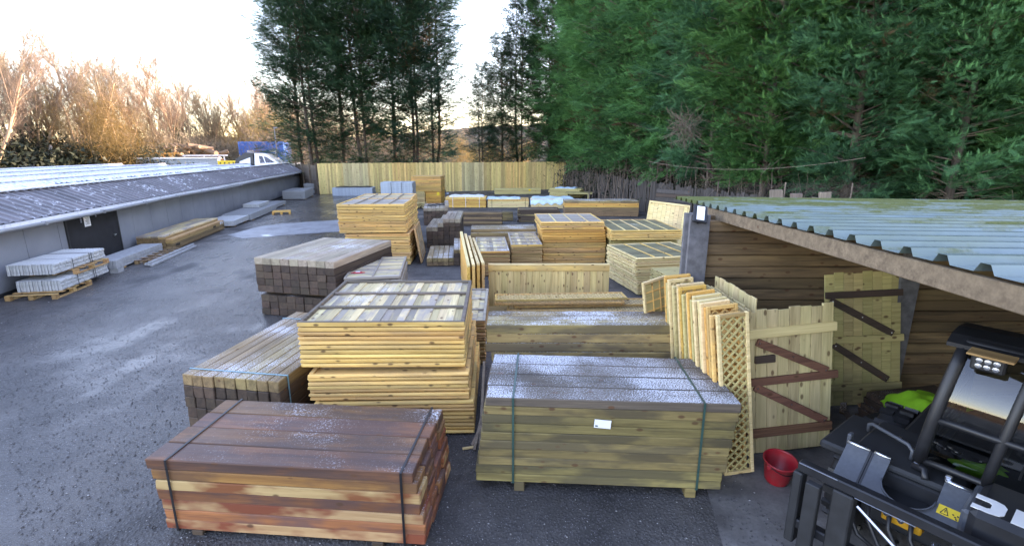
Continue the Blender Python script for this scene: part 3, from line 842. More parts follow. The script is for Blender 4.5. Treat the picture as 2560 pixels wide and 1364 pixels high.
MB_l = pack('low olive planks lying behind the dark brown sleeper stack', (-2.9, 23.3), 3, 'x', 2.95, .2, .10, 3, 4, .01, 'sleeper_gr', seed=26, bearers=False, name='plank_stack', piece='plank')
pack('loosely fanned dark planks beside the long brown sleeper pile', (.32, 22.9), 0, 'x', 1.86, .22, .075, 5, 8, .01, 'sleeper_dk', seed=27, bearers=False, jx=.09, name='plank_stack', piece='plank', matf=lambda k, j: 'sleeper_gr' if (k + j) % 4 == 0 else 'sleeper_md' if (k * j) % 3 == 1 else None)
pack('long brown sleepers with golden upper layers near the dark hedge', (2.68, 25.2), -2, 'x', 3.75, .24, .11, 5, 7, .01, 'sleeper_md', seed=28, bearers=False, matf=lambda k, j: 'fresh_or' if k > 3 and k < 6 else 'sleeper_c' if k == 6 else None)
pack('brown sleepers with frosted tan top behind the two slim panel piles', (-1.41, 16.75), 4, 'x', 2.28, .2, .1, 6, 6, .01, 'sleeper_md', seed=29, bearers=False, matf=lambda k, j: 'sleeper_dtop' if k == 5 or (k == 4 and j < 1) else None, skip=lambda k, j: k == 5 and j == 0)
m1 = pack('orange sided timber bundle under loose white wrap near the far fence', (-3.9, 29.1), 0, 'x', 2.36, .2, .12, 6, 5, .01, 'fresh_or', top='fresh', seed=30, bearers=False, name='timber_bundle', piece='timber', straps=(.18, .5, .84), smat='tarp_wh')
m2 = pack('pale yellow timber bundle beside the orange bundle near the far fence', (-1.42, 29.1), 0, 'x', 2.4, .2, .12, 6, 4, .01, 'fresh_pale', top='fresh', seed=31, bearers=False, name='timber_bundle', piece='timber', straps=(.1, .92))
m3 = pack('yellow green timber lengths lying along the foot of the pale fence', (-1.3, 38.2), 6, 'x', 3.55, .16, .1, 5, 4, .01, 'pale_gr', seed=32, bearers=False, name='timber_bundle', piece='timber')
MB().box(2.6, 2.75, -.006, -.001, .25, .38).build('yellow_tag', M['yellow'], m3)
m4 = pack('blue wrapped timber bundle between the pale bundle and the golden sleepers', (1.1, 28.6), -1, 'x', 2.5, .2, .11, 6, 5, .01, 'fresh_pale', seed=33, bearers=False, name='timber_bundle', piece='timber')
def tarp(label, x0, x1, y0, y1, z, mat, seed, drop=.25, ang=0, org=(0, 0)):
    rg = random.Random(seed); nx, ny = 22, 10
    V = []; F = []
    for j in range(ny):
        for i in range(nx):
            u = i / (nx - 1); v = j / (ny - 1)
            x = x0 + (x1 - x0) * u; y = y0 + (y1 - y0) * v
            zz = z + .025 + .03 * rg.random() + .02 * math.sin(u * 19 + v * 5)
            if v < .14: zz = z - drop * (1 - v / .14) * (.6 + .4 * math.sin(u * 17) ** 2); y = y0 - .03
            if u < .03 or u > .97: zz -= .12
            V.append((x, y, zz))
    for j in range(ny - 1):
        for i in range(nx - 1):
            a = j * nx + i; F += [(a, a + 1, a + nx + 1), (a, a + nx + 1, a + nx)]
    o = link('plastic_wrap', mesh_np('plastic_wrap', np.array(V), np.array(F), M[mat], smooth=True), None, (org[0], org[1], 0), (0, 0, R(ang)))
    return tag(o, label, 'wrap')
tarp('loose white plastic wrap over the orange sided timber bundle', .1, 2.3, .35, 1.3, .615, 'tarp_wh', 1, .02, 0, (-3.9, 29.1))
tarp('pale blue plastic wrap draped over the pale yellow timber bundle', -.15, 2.0, .3, 1.3, .495, 'tarp_bl', 2, .02, 0, (-1.42, 29.1))
tarp('crumpled pale blue wrap hanging over bundle beside golden sleepers', -.03, 2.55, -.02, 1.3, .565, 'tarp_bl', 3, .36, -1, (1.1, 28.6))
m5 = pack('greenish planks on a low pile near the hedge corner under pale blue sheet', (2.7, 36.2), -20, 'x', 2.3, .22, .1, 6, 6, .01, 'pale_gr', seed=34, bearers=False, name='plank_stack', piece='plank', jx=.08)
tarp('pale blue sheet over the greenish planks near the hedge corner', .3, 1.9, .1, 1.3, .615, 'tarp_bl', 5, .12, -20, (2.7, 36.2))
tag(MB().box(0, 1.9, 0, 1.2, .35, .43, c=.01).box(.1, .25, 0, 1.2, 0, .35).box(1.6, 1.75, 0, 1.2, 0, .35).build('plank_trestle', M['pale_gr'], None, (3.6, 34.4, 0), (0, 0, R(-12))), 'greenish plank table on two blocks beside the hedge corner planks', 'trestle')
# grey composite piles by the far fence
pack('grey banded composite boards in a tall pile before the pale fence', (-7.45, 28.3), 2, 'x', 1.8, .2, .1, 6, 15, .01, 'grey_comp', seed=35, bearers=False, name='composite_pile', piece='composite_board', straps=(.33, .66), smat='strap', cat='board pile')
pack('low grey composite boards under dark wrap at the foot of the pale fence', (-13.2, 36.6), 4, 'x', 2.9, .2, .1, 6, 6, .01, 'grey_comp', seed=36, bearers=False, name='composite_pile', piece='composite_board', cat='board pile')
tarp('dark plastic wrap over the low grey composite boards', .1, 2.8, .1, 1.2, .62, 'tarp_dk', 6, .1, 4, (-13.2, 36.6))

# ------------------------------------------------------------------ fence panels lying in piles
def panel_meshes(W, D, T, mats, kind, n=3):
    key = ('panel', W, D, T, mats, kind)
    if key not in _cache:
        out = []
        for v in range(n):
            rg = random.Random(v + int(W * 100) + int(D * 10))
            m = MB(); q = T - .011
            if kind == 'close':
                m.box(0, W, 0, .045, 0, q, None, .008, .005, rg); m.box(0, W, D - .045, D, 0, q, None, .008, .005, rg)
                m.box(0, .045, .047, D - .047, 0, q); m.box(W - .045, W, .047, D - .047, 0, q)
                m.box(.046, W - .046, .046, D - .046, .004, .018)
                m.box(.046, W - .046, D * .33, D * .33 + .04, .019, q - .002); m.box(.046, W - .046, D * .66, D * .66 + .04, .019, q - .002)
            else:   # waney lap: rounded face battens at the ends, thinner edges
                h = q / 2
                m.box(0, W, 0, .05, h + .003, q, None, .012, .005, rg); m.box(.012, W - .008, .008, .05, 0, h - .003, None, .012, .005, rg)
                m.box(0, W, D - .05, D, 0, q, None, .01)
                for i in range(9):
                    y = .06 + (D - .12) * i / 9
                    m.box(.0, .04, y, y + (D - .12) / 9 - .01, 0, q, None, .008, .006, rg); m.box(W - .04, W, y, y + (D - .12) / 9 - .01, 0, q, None, .008, .006, rg)
                m.box(.041, W - .041, .052, D - .052, .01, q - .012)
            out.append(m.mesh('fence_panel', M[mats]))
        _cache[key] = out
    return _cache[key]

ORD = ['first', 'second', 'third', 'fourth', 'fifth', 'sixth', 'seventh', 'eighth', 'ninth', 'tenth', 'eleventh', 'twelfth', 'thirteenth', 'fourteenth', 'fifteenth', 'sixteenth', 'seventeenth', 'eighteenth', 'nineteenth', 'twentieth']
def pile(label, group, FL, ang, W, D, T, n, z0, mat, kind='close', seed=1, jx=.01, off=None, tilt=(0, 0)):
    rg = random.Random(seed); objs = []
    ms = panel_meshes(W, D, T, mat, kind)
    ca, sa = math.cos(R(ang)), math.sin(R(ang))
    for k in range(n):
        dx, dy = rg.uniform(-jx, jx), rg.uniform(-jx, jx)
        if off: o_ = off(k); dx += o_[0]; dy += o_[1]
        o = link('fence_panel', rg.choice(ms), None, (FL[0] + dx * ca - dy * sa, FL[1] + dx * sa + dy * ca, z0 + k * T), (R(tilt[0]), R(tilt[1]), R(ang + rg.uniform(-.25, .25))))
        base, place = label.split('|')
        tag(o, base + ', ' + ('lowest' if k == 0 else ORD[k] + ' from the bottom') + ' of ' + place, 'fence panel', group); objs.append(o)
    return objs

def top_panel_close(label, FL, ang, W, D, T, z, frame, boards, side, nb=19, rails=(.33, .66), tilt=(0, 0), cat='fence panel'):
    t = thing('fence_panel', label, cat, (FL[0], FL[1], z), (R(tilt[0]), R(tilt[1]), R(ang)))
    q = T
    MB().box(0, W, 0, .042, 0, q - .004, c=.005).build('front_rail', M[side], t)
    MB().box(0, W, .002, .040, q - .0035, q + .003, c=.002).build('rail_cap', M[frame], t)
    MB().box(0, W, D - .042, D, 0, q, c=.005).build('back_rail', M[frame], t)
    for x in (0, W - .045): MB().box(x, x + .045, .043, D - .043, 0, q, c=.005).build('side_rail', M[frame], t)
    bw = (W - .094) / nb
    bmsh = [MB().box(0, bw + .004 if v else bw - .003, .044, D - .044, .004, .016 + .005 * v, None, .002, .0015, rng).mesh('board', M[boards]) for v in range(3)]
    for i in range(nb): link('board', bmsh[i % 3 if i % 3 else 0], t, (.047 + i * bw, 0, 0), (0, R(-.8), 0))
    for f in rails: MB().box(.047, W - .047, D * f - .028, D * f + .028, .024, q - .006, c=.006).build('cross_rail', M[frame], t)
    return t

def top_panel_lap(label, FL, ang, W, D, T, z, frame, slat, nbat=3, nsl=12, tilt=(0, 0), battens='frame_gr'):
    t = thing('fence_panel', label, 'fence panel', (FL[0], FL[1], z), (R(tilt[0]), R(tilt[1]), R(ang)))
    MB().box(0, W, 0, .05, .0, T, c=.012).build('front_rail', M[frame], t)
    MB().box(0, W, D - .045, D, 0, T, c=.008).build('back_rail', M[frame], t)
    for x in (0, W - .04): MB().box(x, x + .04, .051, D - .046, 0, T, c=.006).build('side_rail', M[frame], t)
    sw = (D - .1) / nsl
    sm = MB().box(.041, W - .041, 0, sw + .012, 0, .012, None, .002).mesh('slat', M[slat])
    for i in range(nsl): link('slat', sm, t, (0, .052 + i * sw - (.012 if i else 0), T * .45 + .001 * (i % 2)), (R(2.2), 0, 0))
    for k in range(nbat):
        x = W * (k + 1) / (nbat + 1)
        MB().box(x - .018, x + .018, .055, D - .05, T * .45 + .020, T - .002 + .012, c=.004).build('batten', M[battens], t)
    return t

# foreground pile: lower part, upper part, weathered top panel
pile('closeboard panel|the lower pile behind the reddish sleepers', 'closeboard panels in the lower foreground pile', (-2.30, 5.16), 1.5, 1.83, 1.83, .0475, 16, .03, 'fresh', seed=41, jx=.008, off=lambda k: (0.03, -.03) if k < 9 else (-.025, 0))
tag(MB().box(.1, 1.7, .2, .3, 0, .029).box(.1, 1.7, 1.4, 1.5, 0, .029).build('bearer_pair', M['sleeper_md'], None, (-2.30, 5.16, 0), (0, 0, R(1.5))), 'two flat bearers beneath the foreground panel pile', 'bearers')
pile('closeboard panel|the upper tier behind the reddish sleepers', 'closeboard panels in the upper foreground pile', (-2.42, 5.24), 2, 1.88, 1.86, .0545, 9, .835, 'fresh', seed=42, jx=.006, tilt=(0, .5))
MB2 = tag(MB().box(.1, 1.7, .1, .2, 0, .044).box(.1, 1.7, 1.5, 1.6, 0, .044).build('bearer_pair', M['sleeper_md'], None, (-2.32, 5.2, .791), (0, 0, R(1.5))), 'two thin bearers between upper and lower foreground panel piles', 'bearers')
top_panel_close('closeboard panel on top of the foreground pile, weathered boards and two dark rails up', (-2.42, 5.24), 2, 1.88, 1.86, .056, 1.327, 'frame_dk', 'boards_y', 'fresh', tilt=(0, .5))
# warm brown pile hidden behind it
pile('warm brown panel|the pile behind the two-tier foreground pile', 'warm brown panels behind the foreground pile', (-2.26, 7.12), 1, 1.85, 1.83, .047, 14, .02, 'warm', seed=43, jx=.008)
top_panel_close('warm brown panel lying on top of the pile just behind the foreground pile', (-2.26, 7.12), 1, 1.85, 1.83, .05, .68, 'frame_gr', 'boards', 'warm', nb=19)
# narrow gate-like panel with packet
pile('grey weathered panel|the narrow pile with red packet', 'panels in the narrow pile under the red packet', (-3.24, 9.18), 8, 1.07, 1.9, .05, 16, .02, 'frame_gr', seed=44)
tp = top_panel_lap('weathered panel with centre batten under the red packet', (-3.24, 9.18), 8, 1.07, 1.9, .055, .825, 'frame_gr', 'boards', nbat=1, nsl=14)
pk = MB(); pk.box(-.09, .09, -.04, .04, 0, .03, c=.012); pk.box(-.13, -.09, -.03, .03, .01, .016); pk.box(.09, .14, -.03, .03, .01, .016)
tag(pk.build('packet', M['red_pl'], None, (-3.1, 9.62, .862), (0, 0, R(10))), 'small red and white packet left on a weathered panel', 'packet')
tag(MB().box(-.04, .05, -.025, .025, 0, .004).build('packet_label', M['paper'], None, (-3.1, 9.62, .893), (0, 0, R(10))), 'white label patch on the small red packet', 'label')
# big lap panel tower
pile('golden lap panel|the lower tier beside the dark sleeper block', 'lap panels in the lower half of the tall pile', (-4.80, 13.98), 3, 1.84, 1.83, .092, 10, .02, 'fresh', 'lap', seed=45, jx=.02)
pile('golden lap panel|the upper tier beside the dark sleeper block', 'lap panels in the upper half of the tall pile', (-4.95, 13.93), 3, 1.90, 1.83, .083, 9, .97, 'fresh', 'lap', seed=46, jx=.018)
top_panel_lap('weathered lap panel on top of the tall pile beside the dark sleeper block', (-4.95, 13.93), 3, 1.90, 1.83, .07, 1.717, 'fresh', 'frame_gr', 3, 11)
t = top_panel_lap('single lap panel leaning against the side of the tall pile', (-2.80, 14.2), 93, 1.55, 1.05, .05, .0, 'warm', 'warm', 3, 8, tilt=(0, 0))
t.rotation_euler = (R(81), 0, R(96)); t.location = (-2.70, 14.25, .02)
pile('yellow lap panel|the pile behind the golden two-tier pile', 'lap panels in the pile behind the tall pile', (-5.15, 16.1), 5, 1.86, 1.85, .092, 18, .02, 'fresh', 'lap', seed=47, jx=.02)
top_panel_lap('frosted lap panel on top of the pile right behind the tall pile', (-5.15, 16.1), 5, 1.86, 1.85, .07, 1.676, 'fresh', 'boards', 3, 11)
# far pile near the fence with tag
pile('short pale panel|the pile beside the yellow tag', 'pale lower lap panels near the fence', (-6.15, 30.6), 0, .78, 1.8, .08, 10, .02, 'fresh_pale', 'lap', seed=48)
pl_ = pile('short orange lap panel|the yellow tagged pile near the fence', 'orange lower lap panels near the fence', (-5.32, 30.6), 0, .95, 1.8, .08, 10, .02, 'fresh_or', 'lap', seed=49)
pile('lap panel|the high tier near the wheelbarrow', 'lap panels in the high pile near the wheelbarrow', (-6.17, 30.58), 0, 1.82, 1.82, .083, 11, .83, 'fresh', 'lap', seed=50)
tag(MB().box(0, .16, -.012, 0, 0, .18).build('yellow_tag', M['yellow'], None, (-4.62, 30.585, .60)), 'small yellow tag fixed to the orange lower lap panels', 'tag')
sp = MB(); rg_ = random.Random(3)
for i in range(26):
    a = rg_.uniform(0, 3.14); x = rg_.uniform(-.5, .5); y = rg_.uniform(-.5, .5); z = .04 + .035 * (i // 3)
    sp.bar((x - .35 * math.cos(a), y - .35 * math.sin(a), z), (x + .35 * math.cos(a), y + .35 * math.sin(a), z + rg_.uniform(-.03, .12)), .06, .03)
tag(sp.build('offcut_heap', M['pale_gr'], None, (-5.6, 28.6, 0)), 'heap of short greenish offcuts in front of the far panel piles', 'offcuts')
# two slim piles
pile('slim panel|the pile by the upright leaning panels', 'slim panels in the pile by the leaning panels', (-.96, 12.7), 4, .90, 2.2, .062, 10, .02, 'warm', 'lap', seed=51, jx=.014)
top_panel_close('slim weathered panel with three dark rails on the pile by the leaning panels', (-.96, 12.7), 4, .90, 2.2, .05, .64, 'frame_gr', 'boards_y', 'fresh_or', nb=9, rails=(.25, .5, .75))
pile('slim panel|the pile against the wide golden pile', 'slim panels in the pile against the wide pile', (-.02, 13.3), 3, .86, 2.15, .062, 11, .02, 'warm', 'lap', seed=52, jx=.014)
top_panel_close('slim weathered panel with three dark rails on the pile against the wide pile', (-.02, 13.3), 3, .86, 2.15, .05, .703, 'frame_gr', 'boards_y', 'fresh_or', nb=9, rails=(.25, .5, .75))
# wide tall pile
pile('golden lap panel|the wide pile beside two slim piles', 'lap panels in the lower wide pile', (.90, 14.18), 2, 1.86, 1.9, .078, 8, .02, 'fresh', 'lap', seed=53, jx=.012)
pile('orange lap panel|the middle tier beside two slim piles', 'lap panels in the middle of the wide pile', (.88, 14.16), 2, 1.86, 1.9, .075, 5, .65, 'fresh_or', 'lap', seed=54, jx=.015)
pile('yellow closeboard panel|the grey topped tier on the wide pile', 'closeboard panels in the upper wide pile', (.84, 14.2), 2.5, 1.87, 1.95, .055, 3, 1.03, 'fresh', 'close', seed=55, jx=.015)
top_panel_lap('grey faced panel with pale frame on top of the wide pile', (.82, 14.2), 2.5, 1.87, 1.98, .055, 1.197, 'fresh', 'frame_gr', 3, 12, battens='fresh_pale')
# wide pile by the shed post
pile('greenish panel|the base under the mossy topped pile', 'greenish panels at the base of the mossy pile', (2.86, 14.05), 2, 1.95, 2.0, .05, 15, .02, 'pale_gr', 'close', seed=56, jx=.02)
pile('yellow panel|the mossy topped tier near the shed post', 'panels in the top part of the mossy pile', (2.80, 13.75), 3, 2.02, 2.25, .055, 4, .80, 'fresh', 'close', seed=57, jx=.015)
M['mossy'] = wood('mossy_slats', (0.22, 0.19, 0.10), (0.11, 0.10, 0.05), knots=.2, var=.25, frosty=.1)
top_panel_lap('mossy dark panel with thin pale battens topping the pile near the shed post', (2.80, 13.75), 3, 2.02, 2.25, .055, 1.023, 'fresh', 'mossy', 4, 14, battens='fresh_pale')
# pile turned towards the viewer, warped
pile('pale panel|the turned pile near the shed post', 'panels in the turned pile', (2.90, 10.95), 12, 1.83, 1.75, .047, 17, .02, 'fresh_pale', 'lap', seed=58, jx=.022, off=lambda k: (-.05 * (k > 7), .05 * (k > 7)))
top_panel_lap('greenish panel with three pale battens on the turned pile', (2.85, 11.0), 12, 1.83, 1.75, .05, .825, 'fresh_pale', 'mossy', 3, 13, battens='fresh')
pile('greenish panel|the pile right behind the shed post', 'panels in the banded pile by the shed post', (3.42, 8.75), 12, 1.9, 1.83, .042, 18, .02, 'pale_gr', 'lap', seed=59, jx=.02)

# ------------------------------------------------------------------ standing panels, trellis and gates
for k in range(4):
    t = thing('standing_panel', ['slatted panel standing on edge, outermost of four by the track', 'slatted panel standing on edge, second of four leaning together', 'slatted panel standing on edge, third of four leaning together', 'slatted panel standing on edge, next to the broad board panel'][k], 'fence panel', (-.86 + .095 * k, 9.42 + .03 * k, .0), (0, R(-7 + 1.6 * k), R(99)), 'panels standing on edge by the track')
    L_, H_ = 2.35, 1.12
    MB().box(0, L_, -.03, .03, H_ - .05, H_, c=.006).build('top_rail', M['fresh_pale'], t)
    MB().box(0, L_, -.03, .03, 0, .05, c=.006).build('bottom_rail', M['fresh'], t)
    for x in (0, L_ - .05): MB().box(x, x + .05, -.03, .03, .052, H_ - .052, c=.006).build('end_post', M['fresh' if k % 2 else 'fresh_or'], t)
    sl_ = MB().box(0, .05, -.022, .012, .052, H_ - .052, c=.004).mesh('slat', M['fresh'])
    for i in range(16): link('slat', sl_, t, (.10 + i * (L_ - .2) / 15.5, 0, 0))
    MB().box(.052, L_ - .052, .013, .022, .052, H_ - .052).build('backing', M['fresh_or'], t)

# broad board panel facing the viewer
t = thing('closeboard_panel', 'broad knotty closeboard panel standing behind the lattice trellises', 'fence panel', (-.49, 9.85, 0), (R(-3), 0, R(0)))
W_, H_ = 2.50, 1.0
MB().box(0, W_, -.03, .03, H_ - .035, H_, c=.006).build('top_rail', M['fresh_pale'], t)
MB().box(.002, W_ - .002, -.04, -.012, H_ - .15, H_ - .037, c=.004).build('top_board', M['fresh'], t)
bmv = [MB().box(0, .130, -.02 - .008 * v, .0, .03, H_ - .152, c=.004).mesh('board', wood('knotty_board_%d' % v, (0.70, 0.50, 0.22), (0.50, 0.32, 0.12), knots=.95, grain=10, var=.2, along=2, knot_col=(0.13, 0.05, 0.02))) for v in range(2)]
for i in range(19): link('board', bmv[i % 2], t, (.01 + i * .1309, 0, 0))
MB().box(0, W_, .002, .04, .12, .20).build('rail', M['fresh'], t); MB().box(0, W_, .002, .04, .65, .73).build('rail', M['fresh'], t)
MB().box(0, W_, -.045, -.029, .0, .10, c=.004).build('bottom_board', M['fresh_pale'], t)

def lattice(mb, x0, x1, z0, z1, pitch=.085, w=.018, t_=.009, y=0.0, square=False):
    """two crossing layers of laths clipped to a rectangle, in the xz plane"""
    W, H = x1 - x0, z1 - z0
    if square:
        i = pitch
        while i < W: mb.box(x0 + i - w / 2, x0 + i + w / 2, y - t_, y, z0, z1); i += pitch
        i = pitch
        while i < H: mb.box(x0, x1, y + .0005, y + t_, z0 + i - w / 2, z0 + i + w / 2); i += pitch
        return
    s = pitch * math.sqrt(2)
    for sgn, yy in ((1, y - t_ * .55), (-1, y + t_ * .55)):
        c = -H + s / 2
        while c < W + H:
            # line x = c + sgn*z  (z from 0..H)
            za, zb = 0.0, H
            if sgn == 1:
                za = max(0, -c); zb = min(H, W - c)
                pts = (c + za, za), (c + zb, zb)
            else:
                za = max(0, c - W); zb = min(H, c)
                pts = (c - za, za), (c - zb, zb)
            if zb - za > .03:
                mb.bar((x0 + pts[0][0], yy, z0 + pts[0][1]), (x0 + pts[1][0], yy, z0 + pts[1][1]), t_, w, up=(1, 0, 0) if False else (-sgn, 0, 1))
            c += s

def trellis(label, W, H, loc, rot, mat='fresh_pale', lmat='pale_gr', pitch=.085, square=False, group=None, cat='trellis', det=True):
    t = thing('trellis', label, cat, loc, rot, group)
    f = .034
    MB().box(0, f, -.02, .02, 0, H, c=.004).build('side_rail', M[mat], t)
    MB().box(W - f, W, -.02, .02, 0, H, c=.004).build('side_rail', M[mat], t)
    MB().box(f + .001, W - f - .001, -.02, .02, H - f, H, c=.004).build('top_rail', M['warm' if det else mat], t)
    MB().box(f + .001, W - f - .001, -.02, .02, 0, f, c=.004).build('bottom_rail', M[mat], t)
    m = MB(); lattice(m, f, W - f, f, H - f, pitch, square=square)
    stuff(m.build('lattice', M[lmat], t))
    return t

# lattice trellises lying flat in a low pile
fl_rot = lambda a, tx=0: (R(-90), 0, R(a))
tr_specs = [(-.10, 9.18, .22, -2, 2.85), (.05, 9.2, .285, 3, 2.7), (-.34, 9.15, .36, 2, 2.55), (-.32, 9.14, .43, 3.5, 2.6)]
tr_lab = ['lowest lattice trellis of the flat lying pile', 'second lattice trellis of the flat lying pile, set askew', 'third lattice trellis of the flat lying pile, under the top one', 'lattice trellis lying on top of the flat pile before the board panel']
for (x, y, z, a, L_), lb in zip(tr_specs, tr_lab):
    # lie flat: local z (height) -> along world x
    t = trellis(lb, .42, L_, (x, y, z), (0, 0, 0), 'fresh', 'fresh_pale', .075, group='flat lying lattice trellises', det=False)
    t.matrix_world = Matrix.Translation((x, y, z)) @ Matrix.Rotation(R(a), 4, 'Z') @ Matrix(((0, 0, 1, 0), (1, 0, 0, 0), (0, 1, 0, 0), (0, 0, 0, 1)))
tag(MB().box(.2, .3, 0, .42, 0, .20).box(2.2, 2.3, 0, .42, 0, .20).build('bearer_pair', M['sleeper_md'], None, (-.1, 9.2, 0)), 'two bearers under the flat lying lattice trellises', 'bearers')

# row of narrow upright panels, lattice one in front
rr = random.Random(17)
t = trellis('upright narrow diamond lattice trellis heading the row of upright panels', .31, 1.74, (2.19, 4.45, .0), (R(-1), R(-8), R(2)), 'fresh_pale', 'pale_gr', .062)
umesh = {}
def upright(k, x, y, H, lean, mat):
    key = (round(H, 2), mat)
    if key not in umesh:
        m = MB()
        m.box(0, .034, -.022, .022, 0, H, c=.004); m.box(.27, .304, -.022, .022, 0, H, c=.004)
        m.box(.036, .268, -.02, .02, H - .04, H, c=.004); m.box(.036, .268, -.02, .02, 0, .04)
        lattice(m, .036, .268, .04, H - .04, .07)
        umesh[key] = m.mesh('upright_panel', M[mat])
    return link('upright_panel', umesh[key], None, (x, y, 0), (R(-1.5 + rr.uniform(-1, 1)), R(lean), R(2 + rr.uniform(-4, 4))))
for k in range(20):
    mat = ['fresh_pale', 'fresh', 'fresh_pale', 'fresh_or', 'fresh_pale', 'pale_gr'][rr.randrange(6)] if k > 4 else ['fresh', 'fresh', 'fresh_or', 'fresh_pale', 'fresh_pale'][k]
    o = upright(k, 2.16 - .006 * k + rr.uniform(-.02, .02), 4.545 + .068 * k, [1.74, 1.71, 1.77][rr.randrange(3)], -8 + .12 * k, mat)
    tag(o, 'narrow pale upright panel, ' + ORD[k] + ' behind the diamond lattice trellis', 'fence panel', 'row of narrow upright panels')
# tilted square-lattice trellis at the end of the row
t = trellis('square lattice trellis leaning askew at the far end of the upright row', .42, 1.62, (1.90, 6.12, 0), (R(-4), R(-7), R(30)), 'fresh_pale', 'fresh', .13, True, det=False)
MB().box(.036, .384, .012, .018, .036, 1.58).build('backing', M['pale_gr'], t)

# closeboard gates
def gate(label, loc, rot, W, H, nb, bm, rails, braces, name='board_gate', front=True):
    t = thing(name, label, 'gate', loc, rot)
    bw = W / nb
    ms = [MB().box(.001, bw - .003, 0, .018 + .004 * v, 0, H + .012 * v - .01, c=.003).mesh('board', M[bm]) for v in range(3)]
    for i in range(nb): link('board', ms[(i * 2) % 3], t, (i * bw, rr.uniform(0, .003), 0))
    for z, h, mat, ov in rails:
        MB().box(-ov, W + ov, -.032, -.001, z, z + h, c=.004).build('cross_rail', M[mat], t)
    for (x0, z0, x1, z1, mat) in braces:
        MB().bar((x0, -.018, z0), (x1, -.018, z1), .030, .085, up=(0, 0, 1), c=.004).build('brace', M[mat], t)
    for (x0, z0, x1, z1, mat) in braces:
        for f in (.03, .5, .97):
            MB().tube([(x0 + (x1 - x0) * f, -.036, z0 + (z1 - z0) * f), (x0 + (x1 - x0) * f, -.031, z0 + (z1 - z0) * f)], .008, 8).build('screw', M['steel'], t)
    return t
M['gate_board'] = wood('gate_board', (0.66, 0.52, 0.27), (0.50, 0.37, 0.17), knots=.8, grain=10, var=.14, along=2, knot_col=(.14, .07, .03))
gx = gate('pale closeboard gate with reddish Z braces standing behind the red bucket', (2.57, 4.80, 0), (R(-4), R(-4.5), R(4)), .97, 1.62, 8, 'gate_board',
     [(.20, .10, 'brace', .0), (.80, .085, 'brace', .05), (1.33, .10, 'fresh_pale', .02)], [(.12, 1.29, .90, .89, 'brace'), (.10, .79, .90, .31, 'brace')])
MB().box(-.045, -.002, -.03, .03, .0, 1.58, c=.004).build('hanging_stile', M['fresh'], gx)
MB().box(.1, .32, -.03, -.001, 1.05, 1.13, c=.004).build('short_rail', M['brace_dk'], gx)
gate('grey green closeboard gate with dark braces leaning on the shed wall', (4.10, 5.86, 0), (R(-9), R(-3), R(0)), .98, 1.74, 8, 'pale_gr',
     [(.20, .09, 'pale_gr', .0), (.83, .09, 'pale_gr', .02), (1.42, .085, 'brace_dk', .0)], [(.06, 1.40, .86, .93, 'brace_dk'), (.10, .82, .80, .33, 'brace_dk')])
# three gates edge-on between row and braced gate
for k in range(3):
    H_ = [1.68, 1.66, 1.76][k]
    t = thing('board_gate', ['plain closeboard gate seen edge-on, touching the upright row', 'plain closeboard gate seen edge-on between two others', 'plain closeboard gate seen edge-on, next to the braced gate'][k], 'gate', (2.50 + .06 * k, 4.80 + .06 * k, 0), (R(-4.2 + .9 * k), 0, R(91 + .6 * k)), 'edge-on closeboard gates')
    msb = MB().box(.001, .118, -.009, .009, 0, H_, c=.003).mesh('board', M['gate_board'])
    for i in range(8): link('board', msb, t, (i * .12, (i % 2) * .004, rr.uniform(-.01, .01)))
    for z in (.2, .85, 1.45): MB().box(.0, .95, .014, .042, z, z + .09, c=.004).build('cross_rail', M['fresh_pale' if k else 'brace'], t)

# bucket
bk = thing('bucket', 'red plastic bucket with wire handle standing before the braced gate', 'bucket', (2.68, 4.36, .004), (R(7), R(-5), R(30)))
prof = [(.0, .012), (.095, .012), (.10, 0), (.112, .03), (.148, .25), (.152, .255), (.160, .256), (.161, .268), (.150, .270), (.146, .262), (.143, .25), (.108, .035), (.0, .03)]
MB().lathe(prof, 28).build('body', M['bucket'], bk, smooth=True)
MB().tube([(.160 * math.cos(a), .02 - .165 * math.sin(a) * .98, .262 - .075 * math.sin(a)) for a in [math.pi * i / 14 for i in range(15)]], .004, 6).build('handle', M['black'], bk)
for s in (-1, 1): MB().box(s * .165 - .012, s * .165 + .012, -.014, .03, .225, .262, c=.004).build('handle_lug', M['bucket'], bk)

# wheelbarrow by the far fence
wb = thing('wheelbarrow', 'grey steel wheelbarrow tipped up against the pale fence', 'wheelbarrow', (-5.1, 38.0, 0), (R(-62), 0, R(10)))
m = MB(); tr0 = [(-.30, .10), (.30, .10), (.30, .75), (-.30, .75)]; tr1 = [(-.20, .22), (.20, .22), (.18, .62), (-.18, .62)]
vs = [(x, y, .42) for x, y in tr0] + [(x, y, .18) for x, y in tr1]
m.add(vs, [(4, 5, 6, 7), (0, 1, 5, 4), (1, 2, 6, 5), (2, 3, 7, 6), (3, 0, 4, 7)]); m.build('tray', M['grey_comp'], wb)
for s in (-1, 1):
    MB().tube([(s * .06, -.15, .12), (s * .14, .15, .15), (s * .2, .7, .16), (s * .28, 1.25, .34)], .018, 6).build('handle', M['black_matt'], wb)
    MB().tube([(s * .2, .6, .16), (s * .22, .62, -.06), (s * .22, .72, -.06)], .015, 6).build('leg', M['black_matt'], wb)
MB().lathe([(.0, -.035), (.15, -.035), (.19, -.02), (.19, .02), (.15, .035), (0, .035)], 16).build('wheel', M['rubber'], wb, (0, -.15, .12), (0, R(90), 0))

